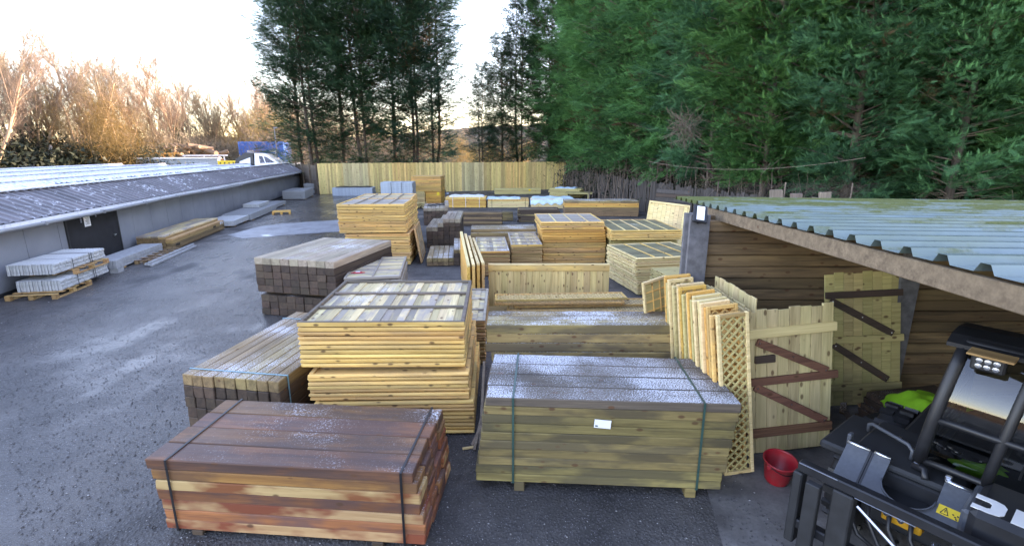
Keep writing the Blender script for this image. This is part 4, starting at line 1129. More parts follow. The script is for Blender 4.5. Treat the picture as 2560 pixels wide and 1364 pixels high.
# ------------------------------------------------------------------ concrete goods and timber along the grey wall
WA = -78.9
def wall_pt(s, y=0): return (-17.19 + .1927 * s + .981 * y, 39.26 - .981 * s + .1927 * y)
def pallet(label, s, y, z, L=1.2, W=1.0, rot=0, mat='warm', group=None):
    t = thing('pallet', label, 'pallet', wall_pt(s, y) + (z,), (0, 0, R(WA + rot)), group)
    for yy in (0, W / 2 - .05, W - .1):
        MB().box(0, L, yy, yy + .1, 0, .02, c=.003).build('bottom_board', M[mat], t)
        for x in (0, L / 2 - .05, L - .1): MB().box(x, x + .1, yy + .002, yy + .098, .021, .10).build('block', M[mat], t)
    for i in range(6):
        x = i * (L - .1) / 5
        MB().box(x, x + .1, 0, W, .101, .122, c=.003).build('top_board', M[mat], t)
    return t
def gravel_pack(label, s, y, z, n, L=1.75, h=.25, th=.062, group=None, rot=0):
    """rock-faced concrete boards standing on edge side by side"""
    t = thing('gravel_board_pack', label, 'concrete boards', wall_pt(s, y) + (z,), (0, 0, R(WA + rot)), group)
    rg = random.Random(int(s * 10) + n)
    def board(rock):
        m = MB()
        m.box(0, L, .004, th - .004, 0, h, None, .008, .003, rg)
        if rock:
            for i in range(9):
                for j in range(3):
                    x0 = L * i / 9 + (.5 if j % 2 else 0) * L / 18
                    m.box(x0 + .008, min(L - .005, x0 + L / 9 - .008), th - .008, th + .010 + rg.uniform(0, .012), h * j / 3 + .008, h * (j + 1) / 3 - .008, None, .012, .004, rg)
        return m.mesh('gravel_board', M['concrete'])
    plain_b = [board(False) for _ in range(3)]; rk = board(True)
    for i in range(n): link('gravel_board', rk if i == n - 1 else plain_b[i % 3], t, (rg.uniform(-.012, .012), i * th, 0))
    for x in (.55, .62, 1.2): strap_loop(t, x * L / 1.75, -.004, n * th + .028, 0, h, 'strap', .014)
    return t
pallet('timber pallet on the ground under the lower concrete board pack', 29.0 - .9, .28, 0, 1.3, 1.0)
gravel_pack('lower pack of rock faced concrete boards on ground pallet by the wall', 27.95 - .7, .35, .123, 14, 1.85)
pallet('timber pallet between the two concrete board packs', 28.15 - .9, .28, .374, 1.3, 1.0)
gravel_pack('upper pack of rock faced concrete boards on stacked pallets by the wall', 27.85 - .75, .20, .497, 15, 1.95)
tag(MB().box(0, .32, 0, .1, .12, .36, c=.01).box(0, .32, .11, .21, .12, .36, c=.01).box(0, .3, 0, .2, 0, .119).build('concrete_block', M['concrete_dk'], None, wall_pt(26.6, 1.05) + (0,), (0, 0, R(WA))), 'short concrete block pair at the end of the rock faced packs', 'concrete')
# smooth slabs
t = thing('slab_stack', 'smooth grey concrete slabs stacked flat below the black door', 'slab stack', wall_pt(26.5, .45) + (0,), (0, 0, R(WA + 180)))
for k in range(4): MB().box(0, 2.6, -.62 + .01 * (k % 2), 0, .05 + k * .062, .108 + k * .062, c=.006).build('slab', M['concrete_dk'], t)
for x in (.3, 2.2): MB().box(x, x + .1, -.6, 0, 0, .049).build('bearer', M['warm'], t)
pallet('worn timber pallet with open slats beside the smooth slabs', 26.1 - 2.2, 1.12, 0, 1.9, .55, mat='sleeper_md')
t = thing('rail_bundle', 'long grey slotted rails leaning over the edge of worn pallet', 'concrete rails', wall_pt(26.2, 1.72) + (0,), (0, 0, R(WA + 180)))
for k in range(3): MB().box(0, 3.1, -.05 + .07 * k, .01 + .07 * k, .02 * k, .06 + .05 * (k == 1) + .02 * k, c=.008).build('rail', M['concrete_dk'], t)
tag(MB().box(0, .75, 0, .1, 0, .1, c=.006).build('loose_beam', M['fresh'], None, wall_pt(26.3, .14) + (.31,), (0, R(-6), R(WA + 180))), 'short pale timber offcut on the slabs below the black door', 'beam')
# long plank bundle
t = thing('plank_stack', 'long brown planks with golden inner edge along the grey wall', 'timber stack', wall_pt(23.7, .22) + (0,), (0, 0, R(WA + 180)))
rg5 = random.Random(5)
pmesh = beam_meshes(4.7, .215, .05, 'sleeper_md', name='plank'); pmesh2 = beam_meshes(4.7, .215, .05, 'warm', name='plank'); pm3 = beam_meshes(4.7, .215, .05, 'boards', name='plank')
for k in range(9):
    for j in range(5):
        if k >= 7 and j == 4: continue
        ms_ = pm3 if k == 8 else (pmesh2 if (j == 4 and k >= 4) or (j == 3 and k >= 7) else pmesh)
        link('plank', rg5.choice(ms_), t, (rg5.uniform(-.02, .02), -.11 - .216 * j, .03 + k * .052))
for x in (.4, 4.1): MB().box(x, x + .08, -1.08, 0, 0, .029).build('bearer', M['sleeper_dk'], t)
for x in (4.25, 4.42): MB().box(x, x + .09, -1.092, -1.089, .27, .38).build('paper_tag', M['paper'], t)
for i in range(5): MB().box(.18 + i * .06, .22 + i * .06, -1.0925, -1.0895, .12 + .03 * (i % 2), .20).build('stencil_mark', M['black_matt'], t)
for i in range(4): MB().box(3.5 + i * .07, 3.55 + i * .07, -1.0925, -1.0895, .22 + .02 * (i % 2), .31).build('stencil_mark', M['black_matt'], t)
# flat concrete posts further down
def post_pile(label, s, y, L, nw, nl, w=.115, h=.095, z0=.04, name='concrete_post_pile'):
    t = thing(name, label, 'concrete posts', wall_pt(s, y) + (0,), (0, 0, R(WA + 180)))
    m = MB(); a = w - .008; b = h - .004
    poly = [(0, 0), (.03, 0), (.03, .025), (a - .03, .025), (a - .03, 0), (a, 0), (a, b), (a - .03, b), (a - .03, b - .025), (.03, b - .025), (.03, b), (0, b)]
    n = len(poly)
    m.add([(0, -p, q) for p, q in poly] + [(L, -p, q) for p, q in poly], [tuple(range(n)), tuple(range(2 * n - 1, n - 1, -1))] + [(i, i + n, (i + 1) % n + n, (i + 1) % n) for i in range(n)])
    me = m.mesh('slotted_post', M['concrete_dk'])
    rg = random.Random(int(s))
    for k in range(nl):
        for j in range(nw): link('slotted_post', me, t, (rg.uniform(-.03, .03), -w * j, z0 + k * h))
    for x in (.3, L - .4): MB().box(x, x + .1, -w * nw, 0, 0, z0 - .001).build('bearer', M['warm'], t)
    return t
t = thing('slab_stack', 'pale flat concrete panels stacked past the long planks', 'slab stack', wall_pt(18.45, .35) + (0,), (0, 0, R(WA + 180)))
for k in range(4): MB().box(0, 2.1, -1.15, 0, .06 + k * .055, .112 + k * .055, c=.006).build('slab', M['concrete'], t)
for x in (.3, 1.7): MB().box(x, x + .1, -1.1, 0, 0, .059).build('bearer', M['warm'], t)
post_pile('slotted concrete posts in a low wide pile past the pale panels', 16.4, .35, 4.6, 11, 3)
post_pile('slotted concrete posts in a short low pile beside a small orange pallet', 11.6, .35, 3.0, 9, 2)
pallet('small orange pallet lying on the track beside low concrete posts', 13.2, 1.75, 0, .9, .9, 12, 'fresh_or')
t = thing('slab_stack', 'raised pale concrete slab bundle on top of the posts along the wall', 'slab stack', wall_pt(13.5, .4) + (.335,), (0, 0, R(WA + 180)))
for k in range(3): MB().box(0, 1.9, -.8, 0, k * .06, .055 + k * .06, c=.006).build('slab', M['concrete'], t)
post_pile('slotted concrete posts stacked five high near the end of the wall', 5.6, .5, 3.0, 12, 5, .12, .11)
post_pile('slotted concrete posts stacked high before the brown fence panels', 0.6, .9, 2.6, 6, 6, .13, .12)
post_pile('slotted concrete posts stacked high, pair nearest the pale fence', 1.0, 2.0, 3.0, 6, 6, .13, .12)
t = thing('leaning_panel', 'old greenish board panel leaning at the end of grey wall', 'fence panel', wall_pt(-1.6, .30) + (0,), (R(12), 0, R(WA + 180)))
for i in range(8): MB().box(i * .2, i * .2 + .196, 0, .02, 0, 1.75 - .03 * (i % 2), c=.003).build('board', M['pale_gr' if i < 2 else 'fence_br'], t)
for z in (.2, .9, 1.5): MB().box(0, 1.6, -.05, -.001, z, z + .08).build('rail', M['pale_gr'], t)

# pale boards by the shed corner / hedge
t = thing('leaning_panel', 'pale framed board panel leaning on the mossy pile by the hedge', 'fence panel', (4.35, 16.3, .0), (R(-10), R(6), R(-14)))
for i in range(9): MB().box(.04 + i * .135, .04 + i * .135 + .131, 0, .018, .04, 1.62, c=.003).build('board', M['fresh_pale'], t)
MB().box(0, 1.3, -.03, .03, 1.62, 1.68, c=.004).build('top_rail', M['fresh_pale'], t)
for x in (0, 1.26): MB().box(x, x + .04, -.03, .03, 0, 1.62, c=.004).build('side_rail', M['fresh_pale'], t)
t = thing('old_screen', 'reddish brown weathered slatted screen at the foot of the hedge', 'screen', (5.6, 19.6, 0), (R(-4), R(3), R(-14)))
for i in range(11): MB().box(0, 1.25, 0, .03, .05 + i * .16, .20 + i * .16, None, .006, .012, rr).build('slat', M['fence_old' if i % 3 else 'brace_dk'], t)
for x in (.1, 1.1): MB().box(x, x + .06, .031, .08, 0, 1.85).build('upright', M['fence_old'], t)

# ------------------------------------------------------------------ debris by the loader
rg6 = random.Random(66)
for i in range(14):
    x, y = 3.75 + i * .115, rg6.uniform(4.95, 5.7)
    L_ = rg6.uniform(.2, .6)
    o = MB().box(0, L_, 0, rg6.uniform(.03, .09), 0, .02, None, .003).build('wood_scrap', M[rg6.choice(['warm', 'deadwood', 'sleeper_md'])], None, (x, y, .02 + .015 * (i % 4)), (0, R(rg6.uniform(-5, 5)), rg6.uniform(0, 3)))
    tag(o, 'splintered wood scrap on the littered shed floor, ' + ORD[i] + ' out from the grey green gate', 'wood scrap', 'wood scraps behind the loader')
def rag(name, label, loc, sx, sy, h, mat, seed, rot=0, band=None):
    rg = np.random.default_rng(seed); nx, ny = 20, 14; V = []; F = []; ph = rg.uniform(0, 6, 6)
    for j in range(ny):
        for i in range(nx):
            u = i / (nx - 1) * 2 - 1; v = j / (ny - 1) * 2 - 1
            r = min(1, math.hypot(u, v)); edge = 1 + .15 * math.sin(5 * math.atan2(v, u) + ph[0])
            z = h * max(0, 1 - r ** 1.5) * (.7 + .3 * math.sin(u * 5 + ph[1]) + .25 * math.sin(v * 7 + u * 4 + ph[2])) + .012
            V.append((u * sx * edge, v * sy * edge, max(.004, z)))
    for j in range(ny - 1):
        for i in range(nx - 1):
            a = j * nx + i; F += [(a, a + 1, a + nx + 1), (a, a + nx + 1, a + nx)]
    o = link(name, mesh_np(name, np.array(V), np.array(F), M[mat], smooth=True), None, loc, (0, 0, R(rot)))
    return tag(o, label, 'clothing')
jk = thing('scrap_bin_board', 'low dark board heap carrying the green hi-vis jacket', 'boards', (4.85, 5.32, 0), (0, 0, R(10)))
for i in range(5): MB().box(-.5 + .03 * i, .6, -.35 + .02 * i, .35, i * .07, i * .07 + .065, None, .004, .01, rg6).build('board', M['sleeper_dk'], jk)
rag('hi_vis_jacket', 'bright green hi-vis jacket crumpled on dark boards behind loader cab', (4.78, 5.25, .35), .40, .26, .17, 'hivis', 4, 20)
cup = MB().lathe([(0, 0), (.03, 0), (.042, .12), (.044, .122), (.038, .115), (.028, .01), (0, .01)], 16)
tag(cup.build('paper_cup', M['paper'], None, (4.22, 5.02, .30), (R(12), R(14), 0), smooth=True), 'pale blue white paper cup standing on debris near the loader', 'cup')
tag(MB().box(-.16, .16, -.13, .13, 0, .298, c=.02).build('crate', M['black_matt'], None, (4.22, 5.05, .004), (0, 0, R(20))), 'black crate under the paper cup behind the loader', 'crate')
# sticks and offcuts in gaps between packs
for i, (p, q) in enumerate([((-.42, 4.86, .02), (-.28, 5.5, .5)), ((-.36, 4.9, .02), (-.34, 5.6, .75)), ((-.45, 4.95, .02), (-.24, 5.3, .35))]):
    tag(MB().bar(p, q, .03, .02).build('stick', M['deadwood']), ['middle sized', 'longest', 'shortest'][i] + ' thin grey stick leaning in the gap beside the olive sleepers', 'stick', 'sticks in the gap')
tag(MB().box(0, .13, 0, .03, 0, .02, c=.003).build('offcut', M['fresh_pale'], None, (-.55, 4.88, .003), (0, 0, R(15))), 'tiny pale offcut on the ground by the foreground panel pile', 'offcut')

# ------------------------------------------------------------------ compact loader in the shed (x across, y backwards, z up)
LD = thing('compact_loader', 'black compact loader with glazed cab and front carriage in the shed', 'loader', (2.26, 3.44, .004), (0, 0, R(-53)))
def lb(name, mat, *boxes, c=.01, parent=None):
    m = MB()
    for b in boxes: m.box(*b, c=c)
    return m.build(name, M[mat], parent or LD)
# chassis and wheels
lb('chassis', 'black_matt', (.32, 1.75, .55, 2.25, .30, .80), c=.03)
for x in (.12, 1.72):
    for y in (.92, 1.85):
        w = MB().lathe([(.0, -.13), (.20, -.13), (.22, -.12), (.33, -.13), (.375, -.10), (.38, 0), (.375, .10), (.33, .13), (.22, .12), (.20, .13), (0, .13)], 24).build('tyre', M['rubber'], LD, (x + .05, y, .38), (0, R(90), 0), smooth=True)
        tm = MB()
        for i in range(16):
            a = 2 * math.pi * i / 16; Mx = Matrix.Rotation(a, 4, 'Z')
            for s in (-1, 1): tm.box(.365, .40, -.03 + s * .03, .03 + s * .03, s * .07 - .055, s * .07 + .055, Mx)
        tm.build('tread', M['rubber'], w)
        MB().lathe([(0, .135), (.17, .135), (.19, .125), (0, .10)], 20).build('rim', M['jcbyel'], w)
# front deck with grab rail, sloping nose plates and deep U cut
lb('front_deck', 'black_matt', (.30, 1.02, .55, 1.30, .80, .86), c=.02)
lb('side_hood', 'black_matt', (.06, .34, .62, 1.35, .72, .80), c=.02)
MB().tube([(.30, .98, .865), (.30, .97, .93), (.33, .95, .955), (.62, .80, .965), (.66, .77, .94), (.66, .77, .865)], .016, 8).build('grab_rail', M['graphite'], LD, smooth=True)
for (x, y) in ((.50, 1.06), (.56, 1.02), (.64, .96), (.70, .92)): MB().lathe([(0, .012), (.018, .01), (.022, 0)], 10).build('tread_stud', M['steel'], LD, (x, y, .862))
def plate(name, pts, mat, th=.02):
    """polygon in (x, t) on the sloping nose plane: t=0 top edge, t grows forward and down"""
    O = Vector((0, .56, .90)); T = Vector((0, -.30, -.27)).normalized(); N = Vector((0, -.67, .74)).normalized()
    m = MB(); n = len(pts)
    top = [O + Vector((1, 0, 0)) * x + T * t for x, t in pts]; bot = [p - N * th for p in top]
    m.add(top + bot, [tuple(range(n)), tuple(range(2 * n - 1, n - 1, -1))] + [(i, i + n, (i + 1) % n + n, (i + 1) % n) for i in range(n)])
    return m.build(name, M[mat], LD)
U = [(.60 + .17 * math.sin(a), .24 - .05 * math.cos(a) - .0) for a in []]
arc = [(.745 - .165 * math.cos(a), .17 + .13 * math.sin(a)) for a in [math.pi * i / 12 for i in range(13)]]
plate('nose_plate', [(.28, 0), (.44, 0), (.44, .36), (.28, .36)], 'graphite')
plate('nose_plate', [(.47, 0), (.58, 0)] + arc + [(.91, 0), (1.06, 0), (1.06, .36), (.47, .36)], 'graphite')
for x in (.445, .465): plate('nose_rib', [(x - .008, -.01), (x + .008, -.01), (x + .008, .36), (x - .008, .36)], 'black', .05)
for (x0, x1) in ((.28, .44), (.47, .58), (.91, 1.06)):
    MB().tube([(x0, .568, .908), (x1, .568, .908)], .014, 8).build('rolled_edge', M['steel'], LD, smooth=True)
MB().tube([Vector((0, .56, .90)) + Vector((1, 0, 0)) * x + Vector((0, -.30, -.27)).normalized() * t + Vector((0, -.013, .015)) for x, t in arc], .007, 6).build('cut_edging', M['graphite'], LD, smooth=True)
lb('pivot_lug', 'graphite', (.26, .29, .60, .66, .86, .96), c=.006)
lb('cut_floor', 'black_matt', (.56, .95, .30, .9, .62, .66))
MB().tube([(.70, .66, .88), (.78, .62, .90), (.80, .56, .86)], .025, 8).build('hose_elbow', M['black'], LD, smooth=True)
lb('coupler', 'steel', (.90, .94, .58, .62, .90, .94), c=.006)
lb('coupler', 'steel', (.695, .735, .66, .70, .875, .905), c=.006)
# yellow warning label with triangle and marks
Mlab = Matrix.Translation((1.0, .345, .705)) @ Matrix.Rotation(R(-47.0), 4, 'X').inverted() @ Matrix.Identity(4)
def on_nose(x, t, off):
    O = Vector((0, .56, .90)); T = Vector((0, -.30, -.27)).normalized(); N = Vector((0, -.67, .74)).normalized()
    return O + Vector((x, 0, 0)) + T * t + N * off
def nose_quad(name, mat, x0, x1, t0, t1, off, par=None):
    m = MB(); a = [on_nose(x, t, off) for x, t in ((x0, t0), (x1, t0), (x1, t1), (x0, t1))]; b = [on_nose(x, t, off - .0015) for x, t in ((x0, t0), (x1, t0), (x1, t1), (x0, t1))]
    m.add(a + b, [(0, 1, 2, 3), (7, 6, 5, 4), (0, 4, 5, 1), (1, 5, 6, 2), (2, 6, 7, 3), (3, 7, 4, 0)])
    return m.build(name, M[mat], par or LD)
wl = nose_quad('warning_label', 'yellow', .925, 1.055, .165, .235, .004)
tri = [(.945, .225), (.967, .175), (.989, .225)]
m = MB()
for i in range(3):
    p, q = tri[i], tri[(i + 1) % 3]; m.bar(on_nose(*p, .006), on_nose(*q, .006), .004, .002, up=(0, -.67, .74))
m.bar(on_nose(.967, .193, .006), on_nose(.967, .212, .006), .004, .002, up=(0, -.67, .74))
for x, t in ((1.008, .200), (1.022, .212), (1.034, .200), (1.03, .225)): m.bar(on_nose(x, t, .006), on_nose(x + .008, t + .006, .006), .008, .002, up=(0, -.67, .74))
m.build('warning_print', M['black_matt'], wl)
# boom / arm at the right with white lettering on its sloping face
lb('boom', 'black', (1.10, 1.80, .20, 2.2, .62, .98), c=.04)
lb('boom_cheek', 'graphite', (1.06, 1.16, .25, .75, .60, .93), c=.02)
lb('arm_stripe', 'jcbyel', (1.14, 1.80, .12, .205, .56, .66), c=.01)
def letter(polys, name):
    m = MB()
    for poly in polys:   # (u across, v up the face)
        n = len(poly); top = [(1.10 + u, .24 + v * .95, .982 + v * .02) for u, v in poly]; bot = [(x, y, z - .004) for x, y, z in top]
        m.add(top + bot, [tuple(range(n)), tuple(range(2 * n - 1, n - 1, -1))] + [(i, i + n, (i + 1) % n + n, (i + 1) % n) for i in range(n)])
    return m.build(name, M['white'], LD)
outer = [(.0, .20), (.09, .20), (.135, .185), (.155, .15), (.155, .05), (.135, .015), (.09, 0), (.0, 0)]
inner = [(.0, .055), (.07, .055), (.085, .07), (.085, .13), (.07, .145), (.0, .145)]
letter([outer + inner], 'letter')
letter([[(.19, 0), (.27, 0), (.27, .2), (.19, .2)], [(.2701, .15), (.52, .15), (.52, .2), (.2701, .2)], [(.2701, .075), (.52, .075), (.52, .115), (.2701, .115)], [(.2701, 0), (.52, 0), (.52, .04), (.2701, .04)]], 'letter')
# hydraulic fittings and hoses
for i, (x, y, z, l) in enumerate(((.42, .20, .70, .05), (.56, .19, .70, .05), (.70, .16, .69, .07), (.79, .15, .69, .07), (.86, .17, .72, .04), (1.0, .10, .66, .04))):
    f_ = MB().tube([(x, y, z), (x + .01, y - .02, z + l)], .017, 8); f_.tube([(x, y, z + .01), (x, y - .004, z + .025)], .023, 6)
    f_.build('hose_fitting', M['steel'], LD)
for i in range(4):
    x = .45 + .13 * i
    MB().tube([(x, .20, .70), (x + .02, .16, .58), (x + .12, .10, .46), (x + .25, .16, .36), (x + .3, .4, .36)], .016, 7).build('hose', M['black'], LD, smooth=True)
lb('spool', 'jcbyel', (.66, .90, .22, .34, .60, .66))
# fork carriage in front
cr = lb('carriage_rail', 'black', (.02, 1.7, -.03, .05, .80, .88), c=.01)
lb('rail_lip', 'steel', (.03, .30, -.035, -.031, .872, .879), (.42, .78, -.036, -.031, .80, .806), c=.001, parent=cr)
lb('carriage_rail', 'black', (.02, 1.7, -.03, .05, .30, .38))
for x0, x1 in ((.0, .07), (.28, .42), (1.2, 1.34)): lb('carriage_post', 'black_matt', (x0, x1, -.045, .065, .16, .795))
lb('carriage_gusset', 'graphite', (.34, .56, .06, .20, .775, .79), c=.004)
MB().tube([(.44, -.02, .74), (.80, -.02, .50), (1.2, -.02, .40)], .012, 6).build('tie_rod', M['steel'], LD)
for x in (.12, .95): lb('fork_tine', 'black_matt', (x, x + .10, -.11, -.046, .06, .79), (x, x + .10, -.95, -.111, .04, .085), c=.006)
NOSE = {'front_deck', 'side_hood', 'grab_rail', 'tread_stud', 'nose_plate', 'nose_rib', 'rolled_edge', 'cut_edging', 'pivot_lug', 'cut_floor', 'hose_elbow', 'coupler', 'warning_label', 'boom', 'boom_cheek', 'arm_stripe', 'letter', 'hose_fitting', 'hose', 'spool'}
for o in LD.children:
    if o.name.split('.')[0] in NOSE: o.location.x -= .12; o.location.y -= .03
# cab
CX0, CX1, CY0, CY1, CZ0, CZ1 = .60, 1.76, .66, 1.88, .93, 1.88
def cabpt(x, y, z):    # windscreen leans back towards the roof
    f = (z - CZ0) / (CZ1 - CZ0)
    return Vector((x + (.09 * f if y < 1 else 0), y - (.14 * math.sin(f * 1.6) - .30 * f * f if y < 1 else 0), z))
def cab_tube(name, pts, r, mat='black', n=8): return MB().tube(pts, r, n).build(name, M[mat], LD, smooth=True)
zs = [CZ0 + (CZ1 - CZ0) * i / 6 for i in range(7)]
for x, r in ((CX0, .042), (.98, .032), (1.30, .022), (CX1, .042)):
    cab_tube('front_pillar', [cabpt(x, CY0, z) for z in zs], r)
for x in (CX0, CX1): cab_tube('rear_pillar', [(x, CY1, z) for z in zs if z < CZ1 - .25], .034)
zm = CZ0 + (CZ1 - CZ0) * .40
cab_tube('screen_bar', [cabpt(x, CY0, zm) for x in (CX0, .9, 1.2, CX1)], .028)
cab_tube('sill_bar', [cabpt(x, CY0, CZ0 + .01) for x in (CX0, .9, 1.2, CX1)], .026)
cab_tube('header_bar', [cabpt(x, CY0, CZ1) for x in (CX0, .9, 1.2, CX1)], .034)
for x in (CX0, CX1):
    cab_tube('side_bar', [cabpt(x, CY0, zm), (x, CY1, zm)], .022); cab_tube('sill_bar', [cabpt(x, CY0, CZ0 + .01), (x, CY1, CZ0 + .01)], .026)
    cab_tube('cab_rail', [cabpt(x, CY0, CZ1), (x + .02, 1.3, CZ1 - .01), (x, 1.6, CZ1 - .1), (x, CY1, CZ1 - .25)], .034)
for (xa, xb) in ((CX0, .98), (.98, 1.30), (1.30, CX1)):
    for (za, zb) in ((CZ0 + .03, zm - .02), (zm + .02, CZ1 - .03)):
        m = MB(); k = 5; vs = []
        for i in range(k):
            z = za + (zb - za) * i / (k - 1)
            vs += [cabpt(xa + .015, CY0, z), cabpt(xb - .015, CY0, z)]
        m.add(vs, [(2 * i, 2 * i + 1, 2 * i + 3, 2 * i + 2) for i in range(k - 1)])
        m.build('windscreen_pane', M['glass'], LD, smooth=True)
for x in (CX0, CX1):
    m = MB(); k = 6; vs = []
    for i in range(k):
        z = CZ0 + .03 + (CZ1 - CZ0 - .06) * i / (k - 1); vs += [cabpt(x, CY0, z) + Vector((0, .02, 0)), Vector((x, CY1 - .02, CZ0 + .03 + (z - CZ0 - .03) * .72))]
    m.add(vs, [(2 * i, 2 * i + 1, 2 * i + 3, 2 * i + 2) for i in range(k - 1)]); m.build('side_pane', M['glass'], LD)
SW = Matrix(((0, 1, 0, 0), (1, 0, 0, 0), (0, 0, 1, CZ1), (0, 0, 0, 1)))
rf = MB().prism([(.76, .0), (.86, .045), (1.05, .06), (1.3, .03), (1.55, -.04), (1.78, -.14), (1.96, -.27), (1.96, -.33), (1.78, -.20), (1.55, -.09), (1.3, -.02), (1.05, .0), (.86, -.01), (.76, -.03)], CX0 - .01, CX1 + .05, SW).build('cab_roof', M['black'], LD)
wl_ = lb('work_light', 'black', (.76, .94, .60, .68, CZ1 - .11, CZ1 + .0), c=.012)
for i in range(3):
    for j in range(2): MB().lathe([(0, .004), (.016, .002), (.019, 0)], 8).build('lens', M['steel'], wl_, (.805 + i * .045, .598, CZ1 - .075 + j * .04), (R(90), 0, 0))
lb('light_hood', 'warm', (.74, .98, .54, .70, CZ1 + .005, CZ1 + .02), c=.003)
lb('cab_floor', 'black_matt', (CX0 + .05, CX1 - .05, .75, 1.8, .86, .90))
st = lb('seat', 'black_matt', (1.0, 1.45, 1.15, 1.6, 1.05, 1.18), (1.02, 1.43, 1.55, 1.68, 1.18, 1.75), (1.05, 1.4, 1.2, 1.55, .9, 1.05), c=.03)
cab_tube('control_lever', [(1.0, 1.0, .9), (.98, .98, 1.18)], .014)
cab_tube('wiper', [cabpt(1.12, CY0 - .03, CZ0 + .16), cabpt(1.10, CY0 - .03, zm + .45)], .007)
hv = rag('hi_vis_vest', 'green hi-vis vest lying inside the front of the loader cab', (0, 0, 0), .24, .13, .10, 'hivis', 9)
Lm = Matrix.Translation((2.26, 3.44, .004)) @ Matrix.Rotation(R(-53), 4, 'Z')
hv.matrix_world = Lm @ Matrix.Translation((1.0, .86, .905))

# ------------------------------------------------------------------ trees
def frond_geo(P, D, S, size, K, tint, rg):
    """P,D,S (n,3): base, direction, side; fern-like flat sprays made of slim triangles"""
    n = len(P)
    N = np.cross(D, S)
    V = []; F = []; T = []
    per = 0
    verts = []
    tri = []
    for k in range(K):
        f0 = 0.08 + 0.80 * k / K
        ln = (0.42 * (1 - 0.55 * k / K))
        for sg in (-1, 1):
            a = P + D * (size * f0)[:, None] - N * (size * 0.16 * f0 * f0)[:, None]
            jit = rg.uniform(0.75, 1.25, n)
            tip = a + (D * 0.84 + S * sg * 0.50) * (size * ln * jit)[:, None] - N * (size * ln * rg.uniform(0.0, 0.30, n))[:, None]
            b = P + D * (size * (f0 + 0.06))[:, None] - N * (size * 0.16 * (f0 + .06) ** 2)[:, None]
            verts += [a, tip, b]
            tri.append((per, per + 1, per + 2)); per += 3
    a = P + D * (size * .72)[:, None] + S * (size * .05)[:, None]; b = P + D * (size * .72)[:, None] - S * (size * .05)[:, None]
    tip = P + D * (size * 1.05)[:, None] - N * (size * .2)[:, None]
    verts += [a, tip, b]; tri.append((per, per + 1, per + 2)); per += 3
    V = np.stack(verts, 1).reshape(-1, 3)
    base = (np.arange(n) * per)[:, None, None]
    F = (np.array(tri)[None] + base).reshape(-1, 3)
    tt = np.repeat(tint, per).reshape(n, per)
    tipboost = np.tile([-.05, .45, 0.0], per // 3)  # lighter tips: new growth plus light on the sprays painted in
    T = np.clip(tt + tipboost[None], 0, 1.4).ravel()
    return V, F, T

def unit(a): return a / (np.linalg.norm(a, axis=1, keepdims=True) + 1e-9)

def tubes_np(segs, n=3):
    """segs: list of (p0,p1,r0,r1) -> tri arrays"""
    if not len(segs): return np.zeros((0, 3)), np.zeros((0, 3), int)
    A = np.array([s[0] for s in segs], float); B = np.array([s[1] for s in segs], float)
    r0 = np.array([s[2] for s in segs]); r1 = np.array([s[3] for s in segs])
    d = unit(B - A); ref = np.where(np.abs(d[:, 2:3]) < .9, np.array([[0, 0, 1.]]), np.array([[1., 0, 0]]))
    u = unit(np.cross(d, ref)); w = np.cross(d, u)
    V = []
    for k in range(n):
        a = 2 * math.pi * k / n; V.append(A + (u * math.cos(a) + w * math.sin(a)) * r0[:, None])
    for k in range(n):
        a = 2 * math.pi * k / n; V.append(B + (u * math.cos(a) + w * math.sin(a)) * r1[:, None])
    V = np.stack(V, 1).reshape(-1, 3); m = 2 * n
    tri = []
    for k in range(n):
        k2 = (k + 1) % n; tri += [(k, k2, n + k2), (k, n + k2, n + k)]
    F = (np.array(tri)[None] + (np.arange(len(segs)) * m)[:, None, None]).reshape(-1, 3)
    return V, F

